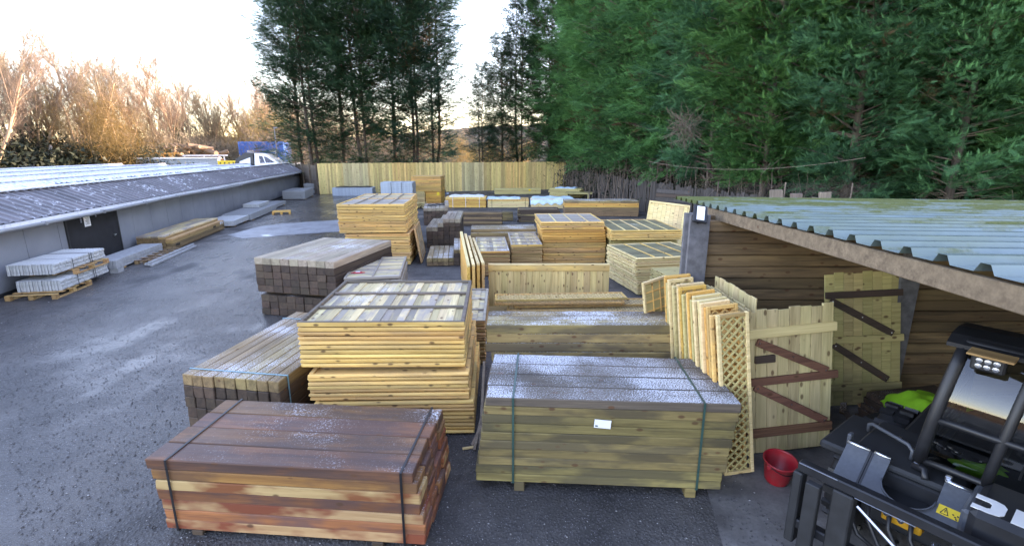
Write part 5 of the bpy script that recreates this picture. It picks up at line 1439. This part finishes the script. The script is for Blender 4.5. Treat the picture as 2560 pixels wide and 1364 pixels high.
def conifer_meshes(seed, H, Rm, base, nl, per_limb, fs, K, leaf, thin_low=0.0, up=.45, dead=30, stems=1, top=.9):
    rg = np.random.default_rng(seed)
    # limbs
    t = base / H + (1 - base / H) * rg.random(nl) ** .92
    z0 = t * H
    phi = rg.uniform(0, 2 * math.pi, nl)
    tb = np.clip((t - base / H) / (1 - base / H), 0, 1)
    prof = np.clip(.62 + 1.6 * tb, 0, 1) * np.clip(1 - np.clip((tb - .35) / .65, 0, 1) ** 1.7 * top, .05, 1)
    lump = 1 + .20 * np.sin(phi * 3 + z0 * .9) + .16 * np.sin(phi * 5 - z0 * 1.7)
    L = Rm * prof * rg.uniform(.62, 1.14, nl) * lump
    keep = rg.random(nl) > thin_low * np.clip(1 - tb * 2.0, 0, 1)
    z0, phi, L, tb = z0[keep], phi[keep], L[keep], tb[keep]
    n = len(L)
    out = np.stack([np.cos(phi), np.sin(phi), np.zeros(n)], 1)
    rise = up * rg.uniform(.6, 1.4, n) * (0.35 + .9 * tb)
    # fronds along limbs
    m = np.maximum(3, (per_limb * (L / Rm)).astype(int))
    idx = np.repeat(np.arange(n), m)
    s = .30 + .70 * rg.random(len(idx)) ** .62
    Ll = L[idx]
    P = out[idx] * (Ll * s)[:, None]
    P[:, 2] = z0[idx] + Ll * rise[idx] * s ** 1.5
    side = np.stack([-out[idx, 1], out[idx, 0], np.zeros(len(idx))], 1)
    spread = rg.normal(0, .15, len(idx)) * Ll * s * .75
    P += side * spread[:, None]; P[:, 2] += rg.normal(0, .07, len(idx)) - .18 * np.abs(spread)
    D = out[idx] * rg.uniform(.7, 1.1, len(idx))[:, None] + side * rg.normal(0, .42, len(idx))[:, None]
    D[:, 2] += rg.normal(-.14, .24, len(idx))
    D = unit(D)
    S0 = np.cross(D, np.array([[0, 0, 1.]])) + rg.normal(0, .28, (len(idx), 3)); S0 -= D * (S0 * D).sum(1, keepdims=True); S = unit(S0)
    size = fs * rg.uniform(.6, 1.25, len(idx))
    limb_t = rg.uniform(.1, .75, n)
    tint = np.clip(limb_t[idx] + rg.normal(0, .13, len(idx)), 0, 1)
    deadsp = (rg.random(n) < .05)[idx] & (rg.random(len(idx)) < .6)
    V, F, T = frond_geo(P, D, S, size, K, tint, rg)
    T = np.where(np.repeat(deadsp, len(T) // len(idx)), -1.0, T)
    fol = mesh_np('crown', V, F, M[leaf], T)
    # limb wood
    segs = []
    for i in range(n):
        if rg.random() < .28:
            p0 = np.array([0, 0, z0[i] - .1]); o = out[i]
            pts = [p0] + [np.array([o[0] * L[i] * q, o[1] * L[i] * q, z0[i] + L[i] * rise[i] * q ** 1.5]) for q in (.4, .85)]
            r = .012 + .012 * L[i]
            segs += [(pts[0], pts[1], r, r * .7), (pts[1], pts[2], r * .7, .006)]
    for i in range(dead):
        z = rg.uniform(.3, base + H * .06); a = rg.uniform(0, 6.28); l = rg.uniform(.6, Rm * .8)
        o = np.array([math.cos(a), math.sin(a), 0]); pts = [np.array([0, 0, z])]
        dz = rg.uniform(-.25, .35)
        for q in (.35, .7, 1): pts.append(o * l * q + np.array([rg.normal(0, .08), rg.normal(0, .08), z + dz * l * q + rg.normal(0, .06) - .25 * q * q * l * (rg.random() < .5)]))
        r = rg.uniform(.010, .022)
        for q in range(3): segs.append((pts[q], pts[q + 1], r * (1 - .25 * q), r * (.75 - .25 * q)))
        for _ in range(3):
            b = pts[rg.integers(1, 4)]; e = b + rg.normal(0, .3, 3); segs.append((b, e, .006, .003))
    Vb, Fb = tubes_np(segs, 3)
    lim = mesh_np('limbs', Vb, Fb, M['deadwood'])
    # trunk
    ts = []
    for k in range(stems):
        a = rg.uniform(0, 6.28); d0 = 0 if k == 0 else rg.uniform(.3, .8)
        r0 = (.17 if stems > 1 else .22) * rg.uniform(.8, 1.2)
        pts = [np.array([math.cos(a) * d0 * (.4 + .6 * min(1, q * 3)), math.sin(a) * d0 * (.4 + .6 * min(1, q * 3)), H * q * .93]) + (rg.normal(0, .06, 3) * (q > 0) * np.array([1, 1, 0])) for q in (0, .08, .2, .4, .6, .8, 1)]
        for q in range(6): ts.append((pts[q], pts[q + 1], r0 * (1 - q / 6.5), r0 * (1 - (q + 1) / 6.5)))
    Vt, Ft = tubes_np(ts, 8)
    tr = mesh_np('trunk', Vt, Ft, M['bark'], smooth=True)
    return tr, lim, fol

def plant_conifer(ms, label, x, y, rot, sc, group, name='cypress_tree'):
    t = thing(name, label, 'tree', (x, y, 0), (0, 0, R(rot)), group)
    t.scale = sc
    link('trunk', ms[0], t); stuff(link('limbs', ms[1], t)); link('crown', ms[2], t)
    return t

near = [conifer_meshes(100 + i, 15.5, 3.1, 1.3, 880, 36, .62, 8, 'leaf', up=.42, dead=70, top=.72) for i in range(3)]
far = [conifer_meshes(200 + i, 21.0, 3.0, 1.2, 860, 25, .78, 6, 'leaf_far', thin_low=.48, up=.75, dead=40, stems=2, top=.8) for i in range(3)]
# the clump behind the pale fence
clump = [(-18.6, 44.6, .98), (-16.6, 43.0, 1.05), (-14.6, 44.0, 1.12), (-12.4, 43.2, 1.1), (-10.2, 44.4, 1.14), (-8.4, 43.6, 1.08), (-6.9, 44.6, .98)]
clab = ['end tree beside the lamp post', 'second tree in from the lamp post', 'third tree in from the lamp post', 'middle tree of the clump', 'third tree from the gap with low sun', 'second tree from the gap with low sun', 'tree bordering the gap with low sun']
for i, (x, y, s) in enumerate(clump):
    plant_conifer(far[i % 3], 'tall dark cypress behind the pale fence, ' + clab[i], x, y, i * 77, (s, s, s * .98 + .02 * (i % 2)), 'cypresses behind the pale fence')
# smaller ones right of the gap
gapt = [(-2.6, 45.0, .50), (-.9, 45.6, .62), (.9, 46.2, .80)]
glab = ['small thin cypress beside the gap with low sun', 'small cypress between the gap tree and the tall hedge', 'medium cypress where the tall hedge begins behind the fence']
for i, (x, y, s) in enumerate(gapt): plant_conifer(far[(i + 1) % 3], glab[i], x, y, 40 + i * 90, (s * 1.0, s * 1.0, s), None)
# tall hedge down the right-hand side
hedge = [(3.4, 45.6, 1.10), (5.6, 43.0, 1.12), (6.6, 39.2, 1.12), (7.2, 35.4, 1.10), (7.9, 31.6, 1.08), (8.7, 27.9, 1.06), (9.6, 24.4, 1.04), (10.6, 21.0, 1.02), (12.3, 18.3, 1.0), (14.6, 16.6, 1.0), (17.2, 15.6, 1.02), (20.2, 15.0, 1.0), (23.4, 14.6, 1.0)]
hl = ['tree nearest the far fence end', 'second tree from the far fence end', 'third tree from the far fence end', 'fourth tree from the far fence end', 'fifth tree from the far fence end', 'sixth tree from the far fence end', 'seventh tree from the far fence end', 'tree above the brown slatted screen', 'tree behind the corner of the tin roof', 'first tree behind the tin roof', 'second tree behind the tin roof', 'third tree behind the tin roof', 'last tree behind the tin roof']
for i, (x, y, s) in enumerate(hedge):
    plant_conifer(near[i % 3], 'tall green cypress of the right-hand hedge, ' + hl[i], x, y, i * 131 + 20, (s * .88, s * .88, s * 1.05 + .05 * (i % 3)), 'cypresses of the tall hedge')

back = [(6.4, 47.5, 1.0), (8.6, 44.5, 1.05), (9.8, 40.5, 1.0), (10.6, 36.5, 1.06), (11.4, 32.6, 1.0), (12.3, 28.9, 1.04), (13.4, 25.4, 1.0), (15.2, 22.2, 1.05), (18.0, 20.0, 1.0), (21.2, 18.8, 1.04), (25.0, 18.2, 1.0)]
for i, (x, y, s) in enumerate(back):
    plant_conifer(near[(i + 1) % 3], 'shaded cypress in the second row behind the hedge, ' + ORD[i] + ' from the far fence', x, y, i * 97 + 50, (s * 1.1, s * 1.1, s * .93), 'second row of cypresses behind the hedge')
for i, (x, y, s) in enumerate(back):  # extra row added to stop sun leaking through the hedge
    plant_conifer(near[i % 3], 'added sun-blocking cypress in the third row behind the hedge, ' + ORD[i] + ' from the far fence', x + 4.4, y + 2.6, i * 61 + 10, (s * 1.2, s * 1.2, s * 1.1), 'added third row of sun-blocking cypresses behind the hedge')
for t_ in [o for o in bpy.data.objects if o.get('group') == 'second row of cypresses behind the hedge']: t_.location.z = -1.5
# dead stems and hanging tangle below the hedge
rgd = np.random.default_rng(5)
segs = []
hp = [np.array([h[0] - 1.9, h[1] - .2, 0]) for h in hedge[1:9]]
for i in range(len(hp) - 1):
    for k in range(26):
        f = rgd.random(); p = hp[i] * (1 - f) + hp[i + 1] * f + np.array([rgd.uniform(-.5, 1.2), 0, 0])
        h = rgd.uniform(1.3, 2.8); q = p.copy(); r = rgd.uniform(.010, .03)
        lean = rgd.normal(0, .10, 2)
        for s in range(4):
            e = q + np.array([lean[0] * h / 4 + rgd.normal(0, .05), lean[1] * h / 4 + rgd.normal(0, .05), h / 4]); segs.append((q, e, r * (1 - .18 * s), r * (.82 - .18 * s))); q = e
    for k in range(14):
        f = rgd.random(); p = hp[i] * (1 - f) + hp[i + 1] * f + np.array([rgd.uniform(-.8, 1.0), 0, rgd.uniform(1.6, 3.0)])
        q = p; d = np.array([rgd.normal(-.15, .3), rgd.normal(0, .3), -.35])
        for s in range(4):
            e = q + d * rgd.uniform(.25, .5); d = d + rgd.normal(0, .18, 3); d[2] -= .05; segs.append((q, e, .011 - .002 * s, .009 - .002 * s)); q = e
Vb, Fb = tubes_np(segs, 4)
o = link('undergrowth', mesh_np('undergrowth', Vb, Fb, M['deadwood'])); stuff(o); tag(o, 'tangle of grey dead stems below the tall hedge', 'undergrowth')
# a bramble ball of dead twigs caught in the hedge front
segs = []
for k in range(150):
    q = rgd.normal(0, .22, 3); d = unit(rgd.normal(0, 1, (1, 3)))[0]
    for s in range(4):
        e = q + d * .2; d = unit((d + rgd.normal(0, .35, 3))[None])[0]; segs.append((q, e, .009, .007)); q = e
Vb, Fb = tubes_np(segs, 3)
tag(link('dead_twig_ball', mesh_np('dead_twig_ball', Vb, Fb, M['deadwood']), None, (7.3, 21.6, 4.2), None), 'ball of pale dead twigs hanging in the front of the hedge', 'twigs')
# sagging wire between the stems
wire = MB().tube([(6.0 + i * .42, 22.4 - i * .55, 2.55 + .010 * (i - 5) ** 2) for i in range(13)], .008, 5)
tag(wire.build('sagging_wire', M['deadwood']), 'pale sagging wire strung through the dead stems under the hedge', 'wire')
# chain-link mesh behind the roof
cl = MB()
for i in range(34):
    for s in (-1, 1):
        x0 = i * .11; h_ = .75
        cl.bar((x0, 0, 0), (x0 + s * h_, 0, h_), .006, .006)
o = thing('wire_mesh_fence', 'dark chain link fence piece seen above the tin roof edge', 'fence', (6.9, 16.2, 1.5), (0, 0, R(-12)))
stuff(cl.build('wire_mesh', M['fence_old'], o))
for x in (-.2, 1.8, 3.7): MB().tube([(x, .02, -1.5), (x, .02, .78)], .022, 8).build('mesh_post', M['deadwood'], o)
for i, (x, y, h_) in enumerate(((8.3, 15.6, 2.05), (8.75, 15.5, 1.95), (9.2, 15.4, 1.85), (9.7, 15.35, 2.0))):
    tag(MB().box(0, .34, 0, .05, 0, h_, None, .01, .03, rr).build('broken_board', M['deadwood'], None, (x, y, 0), (R(-4), R(4 * (i % 3) - 4), R(-10))), ['broken stub of old board behind the tin roof, beside the mesh fence', 'broken stub of old board behind the tin roof, second from the mesh fence', 'shortest broken stub of old board behind the tin roof', 'broken stub of old board behind the tin roof, farthest from the mesh fence'][i], 'board', 'broken boards behind the tin roof')

# ---- bare trees on the left
def bare_tree(seed, H, spread, ivy=0.0, up=.82, lean=0.0):
    rg = random.Random(seed); segs = []; tw = []
    def grow(p, d, L, r, lev):
        n = 4 if lev < 2 else 3
        q = p
        for i in range(n):
            d2 = (d + Vector((rg.gauss(0, .09), rg.gauss(0, .09), rg.gauss(.03, .05)))).normalized()
            e = q + d2 * (L / n); ra = r * (1 - .55 * i / n); rb = r * (1 - .55 * (i + 1) / n)
            (segs if lev < 2 else tw).append((tuple(q), tuple(e), ra, rb))
            if lev < 4:
                nb = {0: (3 if i > 0 else 1), 1: 3, 2: 3, 3: 2}[lev]
                for _ in range(nb):
                    if rg.random() < .86:
                        a = rg.uniform(0, 6.28); s = d2.orthogonal().normalized(); s.rotate(Matrix.Rotation(a, 3, d2))
                        ang = rg.uniform(.32, .75)
                        dd = (d2 * math.cos(ang) + s * math.sin(ang) + Vector((0, 0, .22 * up))).normalized()
                        grow(q + (e - q) * rg.random(), dd, L * rg.uniform(.40, .62) * (1 - .10 * i), max(.0095, rb * rg.uniform(.40, .58)), lev + 1)
            q = e; d = d2
        return
    grow(Vector((0, 0, 0)), Vector((lean, 0, 1)).normalized(), H * .80, H * .0125, 0)
    Vb, Fb = tubes_np(segs, 5); Vt, Ft = tubes_np(tw, 3)
    T = np.repeat(np.random.default_rng(seed).random(len(tw)), 6)
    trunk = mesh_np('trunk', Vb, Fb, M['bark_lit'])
    crown = mesh_np('crown', Vt, Ft, M['twig'], T)
    iv = None
    if ivy:
        rgn = np.random.default_rng(seed); n = 1500
        z = rgn.random(n) ** 1.2 * H * ivy; a = rgn.uniform(0, 6.28, n); rr_ = np.abs(rgn.normal(.25, .22, n)) * (1.2 - .5 * z / (H * ivy))
        P = np.stack([np.cos(a) * rr_ + lean * z, np.sin(a) * rr_, z], 1); s = .16
        V = np.repeat(P, 3, 0) + rgn.normal(0, s, (3 * n, 3)); F = np.arange(3 * n).reshape(-1, 3)
        iv = mesh_np('ivy', V, F, M['ivy'], np.repeat(rgn.random(n), 3))
    return trunk, crown, iv
bt = [bare_tree(300 + i, 15.0, 4, ivy=[.45, 0, .3, 0, .5][i], lean=[-.05, -.12, -.08, .03, -.15][i]) for i in range(5)]
segn = sum(len(b[1].polygons) for b in bt)
px = []
rgt = random.Random(9)
spec = []
for i in range(58):
    f = i / 57
    az = -48 + 34 * f + rgt.uniform(-.4, .4)
    dist = 58 + 26 * f + rgt.uniform(-5, 6)
    hgt = (13.2 - 2.0 * abs(f - .30) * 2) * (1 + .10 * rgt.uniform(-1, 1)) * (1 - .10 * f) * (1 if i % 2 else .9)
    spec.append((dist * math.sin(R(az)), dist * math.cos(R(az)), hgt / 15.0))
_tens = ['', '', 'twenty', 'thirty', 'forty', 'fifty']
def ordw(i): return (_tens[(i + 1) // 10] + '-' + ORD[(i + 1) % 10 - 1] if (i + 1) % 10 else {30: 'thirtieth', 40: 'fortieth', 50: 'fiftieth'}[i + 1]) if i >= 29 else ['first', 'second', 'third', 'fourth', 'fifth', 'sixth', 'seventh', 'eighth', 'ninth', 'tenth', 'eleventh', 'twelfth', 'thirteenth', 'fourteenth', 'fifteenth', 'sixteenth', 'seventeenth', 'eighteenth', 'nineteenth', 'twentieth', 'twenty-first', 'twenty-second', 'twenty-third', 'twenty-fourth', 'twenty-fifth', 'twenty-sixth', 'twenty-seventh', 'twenty-eighth', 'twenty-ninth', 'thirtieth'][i]
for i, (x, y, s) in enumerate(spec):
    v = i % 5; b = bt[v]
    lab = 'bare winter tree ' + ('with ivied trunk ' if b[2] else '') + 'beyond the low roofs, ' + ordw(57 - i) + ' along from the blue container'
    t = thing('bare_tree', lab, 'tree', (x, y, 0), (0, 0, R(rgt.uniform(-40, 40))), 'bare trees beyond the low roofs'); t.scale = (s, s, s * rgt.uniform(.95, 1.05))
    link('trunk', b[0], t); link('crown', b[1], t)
    if b[2]: link('ivy', b[2], t)

# scrub, thickets, golden shrubs
def bush_mesh(name, seed, n, rx, ry, h, mat, leaf=.22, twigs=0):
    rg = np.random.default_rng(seed)
    c = np.stack([rg.uniform(-rx, rx, 14), rg.uniform(-ry, ry, 14), rg.uniform(.15, .75, 14) * h], 1)
    i = rg.integers(0, 14, n); P = c[i] + rg.normal(0, 1, (n, 3)) * np.array([rx * .3, ry * .3, h * .17]); P[:, 2] = np.abs(P[:, 2])
    d = unit(rg.normal(0, 1, (n, 3)) + np.array([0, 0, .8])); s = unit(np.cross(d, rg.normal(0, 1, (n, 3))))
    L = leaf * rg.uniform(.6, 1.5, n); w = L * (.035 if twigs else .35)
    V = np.stack([P - s * w[:, None], P + d * L[:, None] * (3 if twigs else 1), P + s * w[:, None]], 1).reshape(-1, 3)
    return mesh_np(name, V, np.arange(3 * n).reshape(-1, 3), M[mat], np.repeat(rg.random(n), 3))
scr = [bush_mesh('scrub', 400 + i, 5000, 3.6, 2.0, 3.4, 'scrub', .22) for i in range(2)]
tws = [bush_mesh('thicket', 410 + i, 6500, 4.2, 2.2, 4.6, 'twig', .30, 1) for i in range(2)]
gld = [bush_mesh('golden_shrub', 420 + i, 9000, 2.2, 1.8, 7.0, 'gold', .22, 1) for i in range(2)]
def put(meshes, name, label, cat, pts, group):
    for i, (x, y, s) in enumerate(pts):
        o = link(name, meshes[i % len(meshes)], None, (x, y, 0), (0, 0, R(i * 67 % 50))); o.scale = (s, s, s * (1 + .12 * ((i * 7) % 3 - 1)))
        tag(o, label[i] if isinstance(label, list) else label, cat, group)
pol = lambda az, d: (d * math.sin(R(az)), d * math.cos(R(az)))
put(scr, 'evergreen_scrub', ['dark evergreen scrub below the bare trees, ' + ORD[8 - i] + ' clump from the log pile' for i in range(9)], 'bush', [pol(-47.5 + i * 2.1, 57 + (i * 5) % 6) + ((1.45, 1.1, 1.25, .95, 1.1, .9, .85, .7, .7)[i],) for i in range(9)], 'dark scrub below the bare trees')
put(scr, 'hedge_scrub', ['low dark shrub filling the foot of the tall hedge, ' + ORD[i] + ' from the far fence' for i in range(12)], 'bush', [(8.0 + i * .55 + (i > 7) * (i - 7) * 1.6, 42 - i * 2.35 + (i > 7) * (i - 7) * .9, .75) for i in range(12)], 'dark shrubs in the foot of the hedge')
put(tws, 'twig_thicket', ['brown twiggy thicket among bare trunks, ' + ORD[14 - i] + ' clump from the blue container' for i in range(15)], 'bush', [pol(-46 + i * 2.5, 62 + (i * 7) % 9) + (.9 + .12 * (i % 3),) for i in range(15)], 'twig thickets among the bare trees')
put(gld, 'golden_shrub', ['tall golden twigged shrub among the bare trees', 'golden shrub beside the blue container', 'golden shrub between container and dark cypresses'], 'bush', [pol(-38.5, 58) + (1.35,), pol(-27, 68) + (1.05,), pol(-25.2, 66) + (1.0,)], None)
put(gld, 'golden_bush', ['golden sunlit field bush between cypress trunks, ' + ORD[i] + ' from the lamp post side' for i in range(6)], 'bush', [(-16.5, 66, .7), (-11.5, 70, .75), (-7.5, 68, .7), (-4.5, 72, .7), (-2.2, 66, .6), (1.5, 70, .65)], 'golden bushes behind the cypresses')

# ------------------------------------------------------------------ yard beyond the low roofs
# blue shipping container
bc = thing('shipping_container', 'blue ribbed shipping container beside the dark cypress clump', 'container', (-30.0, 56.0, 0), (0, 0, R(4)))
cw, ch = 4.7, 4.2
m = MB()
n = 36; vs = []; fs = []
prof = []
for i in range(n):
    x = cw * i / n; prof += [(x, 0), (x + cw / n * .5, 0), (x + cw / n * .55, -.05), (x + cw / n * .95, -.05)]
prof.append((cw, 0))
m.add([(x, y, .15) for x, y in prof] + [(x, y, ch - .12) for x, y in prof], [(i, i + 1, i + 1 + len(prof), i + len(prof)) for i in range(len(prof) - 1)])
m.build('ribbed_side', M['cont_bl'], bc)
MB().box(0, cw, .02, 2.4, 0.1, ch - .05).build('body', M['cont_bl'], bc)
for z in (0, ch - .14): MB().box(-.06, cw + .06, -.09, 0, z, z + .16).build('side_rail', M['cont_bl'], bc)
for x in (-.07, cw * .33, cw * .66, cw - .07): MB().box(x, x + .12, -.10, -.051, .161, ch - .141).build('corner_post', M['cont_bl'], bc)
for x in (.8, 3.1):
    MB().box(x, x + .8, -.075, -.056, 2.1, 3.3).build('marking_panel', M['paper'], bc)
    q = MB()
    for i in range(3): q.box(x + .1, x + .7, -.09, -.077, 2.25 + i * .34, 2.42 + i * .34)
    q.build('marking_print', M['cont_bl'], bc)
# lamp post
lp = thing('lamp_post', 'slim grey lamp post standing at the end of the low roofs', 'lamp post', (-20.0, 43.2, 0))
MB().tube([(0, 0, 0), (0, 0, 5.1)], [.055, .04], 10).build('pole', M['pipe'], lp)
MB().box(-.05, .30, -.08, .08, 5.08, 5.18, c=.02).build('lamp_head', M['pipe'], lp)
# log pile
lg = thing('log_pile', 'long heap of cut logs piled beyond the low roofs', 'log pile', (-32.4, 51.5, 0), (0, 0, R(28)))
rgl = random.Random(21)
lm = {}
for v in range(6):
    r = rgl.uniform(.14, .26); L_ = rgl.uniform(1.5, 3.2); m = MB()
    m.tube([(-L_ / 2, 0, 0), (0, rgl.uniform(-.06, .06), rgl.uniform(-.05, .05)), (L_ / 2, 0, 0)], [r, r * .95, r * .8], 8)
    lm[v] = (m.mesh('log', M['log'] if 'log' in M else M['bark']), r)
M['cutface'] = wood('log_heap_wood', (0.42, 0.28, 0.17), (0.16, 0.10, 0.07), knots=.2, var=.45)
for v in lm: lm[v][0].materials[0] = M['cutface']
cnt = 0
for k in range(9):
    wid = 10.5 - k * .95
    nlg = int(wid / .55)
    for j in range(nlg):
        me_, r = lm[rgl.randrange(6)]
        x = -wid / 2 + wid * j / nlg + rgl.uniform(-.2, .2)
        link('log', me_, lg, (x, rgl.uniform(-1.2, .6), .25 + k * .42 + rgl.uniform(-.05, .08)), (rgl.uniform(-.3, .3), rgl.uniform(-.35, .35), rgl.choice([1.2, 1.6, .5, -.4, 2.0]) + rgl.uniform(-.4, .4))); cnt += 1
# flatbed with stakes
fb = thing('flatbed_trailer', 'brown flatbed trailer with plank sides beyond the low roofs', 'trailer', (-36.5, 45.5, 0), (0, 0, R(30)))
MB().box(0, 9.5, 0, 2.4, 1.75, 1.95, c=.02).build('bed', M['sleeper_md'], fb)
MB().box(0, 9.5, -.05, -.001, 1.95, 2.05).build('side_rim', M['tarp_wh'], fb)
for i in range(7): MB().box(.2 + i * .75, .7 + i * .75, .0, .05, 2.35, 3.0, None, .01).build('side_board', M['fresh_or'], fb, None, (0, 0, 0))
MB().box(.1, 5.6, -.03, -.001, 2.95, 3.08).build('top_board', M['fresh_or'], fb); MB().box(.1, 5.6, -.03, -.001, 2.3, 2.42).build('top_board', M['warm'], fb)
MB().box(5.8, 9.6, -.1, 1.6, 2.75, 2.85).build('pale_plank', M['tarp_wh'], fb)
for x in (1.2, 3.0, 6.4, 8.6): MB().box(x, x + .2, .2, .4, 0, 1.75).build('support', M['sleeper_dk'], fb)
for x in (5.9, 7.5, 9.2): MB().box(x, x + .12, .1, .22, 1.95, 2.75).build('stake', M['tarp_wh'], fb)
for x in (2.0, 7.2):
    MB().lathe([(0, -.15), (.3, -.15), (.45, -.1), (.45, .1), (.3, .15), (0, .15)], 18).build('wheel', M['rubber'], fb, (x, .3, .45), (R(90), 0, 0))
# white covered heaps
def mound(name, label, x, y, sx, sy, h, mat, seed, rot=0):
    o = rag(name, label, (x, y, 0), sx, sy, h, mat, seed, rot); o['category'] = 'tarpaulin'; return o
for i, (x, y, sx, h) in enumerate(((-44.5, 45.0, 2.6, 3.4), (-41.5, 43.5, 2.2, 3.3), (-39.6, 44.0, 1.6, 3.8))):
    mound('white_sheeting', ['crumpled white sheeting heap at the far end of the scrap row', 'crumpled white sheeting heap between two other heaps', 'white sheeting heap next to the brown flatbed trailer'][i], x, y, sx, 1.4, h, 'tarp_wh', 30 + i)
tag(MB().box(0, 1.5, 0, 1.2, 0, 2.75, c=.05).build('red_bin', M['red_pl'], None, (-41.2, 45.8, 0), (0, 0, R(20))), 'dark red metal bin among the white sheeting heaps', 'bin')
# yellow steel beam with holes
yb = thing('yellow_beam', 'yellow drilled steel beam on trestles in front of the logs', 'beam', (-26.7, 45.8, 0), (0, 0, R(4)))
MB().box(0, 2.8, 0, .2, 1.95, 2.38, c=.02).build('beam', M['yellow'], yb)
for i in range(7): MB().lathe([(0, 0), (.07, 0), (.07, .012), (0, .012)], 10).build('hole', M['black_matt'], yb, (.25 + i * .38, -.002, 2.16), (R(90), 0, 0))
for x in (.3, 2.3): MB().box(x, x + .15, .02, .18, 0, 1.949).build('trestle', M['sleeper_dk'], yb)
gb = thing('grey_skip', 'long grey metal skip edge standing before the log pile', 'skip', (-33.5, 45.0, 0), (0, 0, R(24)))
MB().box(0, 6.4, 0, 1.6, .1, 2.5, c=.05).build('body', M['grey_comp'], gb); MB().box(-.1, 6.5, -.1, 1.7, 2.5, 2.65, c=.03).build('rim', M['tarp_wh'], gb)
# cabin boat with dark canopy
bo = thing('cabin_boat', 'white cabin boat with dark canvas canopy beyond the grey shed', 'boat', (-22.6, 42.3, 0), (0, 0, R(6)))
hull = MB(); st_ = []
for i, (x, w, zt, zk) in enumerate(((0, 1.05, 1.9, .8), (1.5, 1.1, 1.95, .7), (3.0, .95, 2.05, .75), (4.2, .5, 2.2, 1.0), (4.7, .05, 2.3, 1.6))):
    st_.append([(x, -w, zt), (x, -w * .75, (zt + zk) / 2), (x, 0, zk), (x, w * .75, (zt + zk) / 2), (x, w, zt)])
vs = [p for s in st_ for p in s]; fs = []
for i in range(4):
    for j in range(4): fs.append((i * 5 + j, i * 5 + j + 1, i * 5 + j + 6, i * 5 + j + 5))
fs += [(0, 1, 2, 3, 4)]
for i in range(4): fs.append((i * 5, i * 5 + 5, i * 5 + 9, i * 5 + 4))
hull.add(vs, fs); hull.build('hull', M['white'], bo)
cab = MB(); cab.prism([(1.3, 1.95), (3.6, 2.05), (2.9, 2.5), (2.3, 3.0), (1.4, 3.05)], -.85, .85); cab.build('cabin', M['white'], bo)
MB().prism([(1.75, 2.25), (2.15, 2.27), (2.0, 2.82), (1.72, 2.85)], -.862, -.852).build('side_window', M['skylight'], bo)
MB().prism([(2.22, 2.27), (2.95, 2.3), (2.3, 2.76), (2.1, 2.80)], -.862, -.852).build('side_window', M['skylight'], bo)
can = MB(); can.prism([(-.3, 1.9), (1.28, 1.95), (1.28, 3.05), (.7, 3.12), (-.1, 2.6)], -.9, .9); can.build('canopy', M['tarp_dk'], bo)
MB().prism([(.1, 1.96), (1.0, 1.98), (1.05, 2.72), (.2, 2.4)], -.915, -.905).build('canopy_window', M['tarp_wh'], bo)
for x in (.8, 3.0): MB().box(x, x + .2, -.6, .6, 0, .78).build('cradle', M['sleeper_dk'], bo)
# house beyond the trees
hs = thing('farm_house', 'grey roofed house glimpsed between the bare trees', 'house', (-46, 92, 0), (0, 0, R(20)))
MB().box(0, 9, 0, 6, 0, 4.6).build('wall', M['concrete'], hs)
MB().prism([(-.4, 4.6), (9.4, 4.6), (9.4, 4.75), (8.4, 7.6), (.6, 7.6), (-.4, 4.75)], -.4, 6.4).build('roof', M['roof_dk'], hs)
for x in (1.5, 4.2, 6.9): MB().box(x, x + 1.1, -.03, .0, 1.6, 3.2).build('window', M['skylight'], hs)
MB().box(7.2, 8.0, 2, 3, 7.0, 8.6).build('chimney', M['warm'], hs)
# loose stones and chips on the yard
rgc = np.random.default_rng(77)
def chips(name, label, N, area, s0, s1, mat, seed):
    rg = np.random.default_rng(seed); P = area(rg, N); n = len(P)
    base = np.array([[1, 0, 0], [-1, 0, 0], [0, 1, 0], [0, -1, 0], [0, 0, 1], [0, 0, -.3]], float)
    tri = np.array([(0, 2, 4), (2, 1, 4), (1, 3, 4), (3, 0, 4), (2, 0, 5), (1, 2, 5), (3, 1, 5), (0, 3, 5)])
    s = rg.uniform(s0, s1, (n, 1, 1)) * rg.uniform(.5, 1.2, (n, 1, 3)); a = rg.uniform(0, 6.28, n)
    B = base[None] * s * np.array([1, 1, .6]) * rg.uniform(.75, 1.25, (n, 6, 3))
    X = B[:, :, 0] * np.cos(a)[:, None] - B[:, :, 1] * np.sin(a)[:, None]; Y = B[:, :, 0] * np.sin(a)[:, None] + B[:, :, 1] * np.cos(a)[:, None]
    V = np.stack([X + P[:, 0:1], Y + P[:, 1:2], B[:, :, 2] + .006], 2).reshape(-1, 3)
    F = (tri[None] + (np.arange(n) * 6)[:, None, None]).reshape(-1, 3)
    o = link(name, mesh_np(name, V, F, M[mat])); stuff(o); tag(o, label, 'gravel'); return o
def near_area(rg, N):
    y = 2.3 + 9 * rg.random(N) ** 1.5; x = rg.uniform(-1, 1, N) * (y * 1.05 + .5); return np.stack([x, y], 1)[(x < 2.4)]
def far_area(rg, N):
    y = 6 + 22 * rg.random(N); x = rg.uniform(-13, 3, N); return np.stack([x, y], 1)
M['stone_dk'] = plain('dark_stone', (0.075, 0.072, 0.075), .7, var=.4, scale=20)
M['stone_lt'] = plain('pale_stone', (0.34, 0.33, 0.33), .7, var=.4, scale=20)
chips('gravel', 'dark loose gravel on the near yard surface', 26000, near_area, .004, .014, 'stone_dk', 1)
chips('stone_chips', 'scattered pale stone chips on the yard', 2600, near_area, .004, .011, 'stone_lt', 2)
chips('yard_stones', 'small stones over the driveway and yard', 9000, far_area, .005, .014, 'stone_dk', 3)
chips('yard_chips', 'pale crumbs scattered over the driveway', 1500, far_area, .006, .017, 'stone_lt', 4)
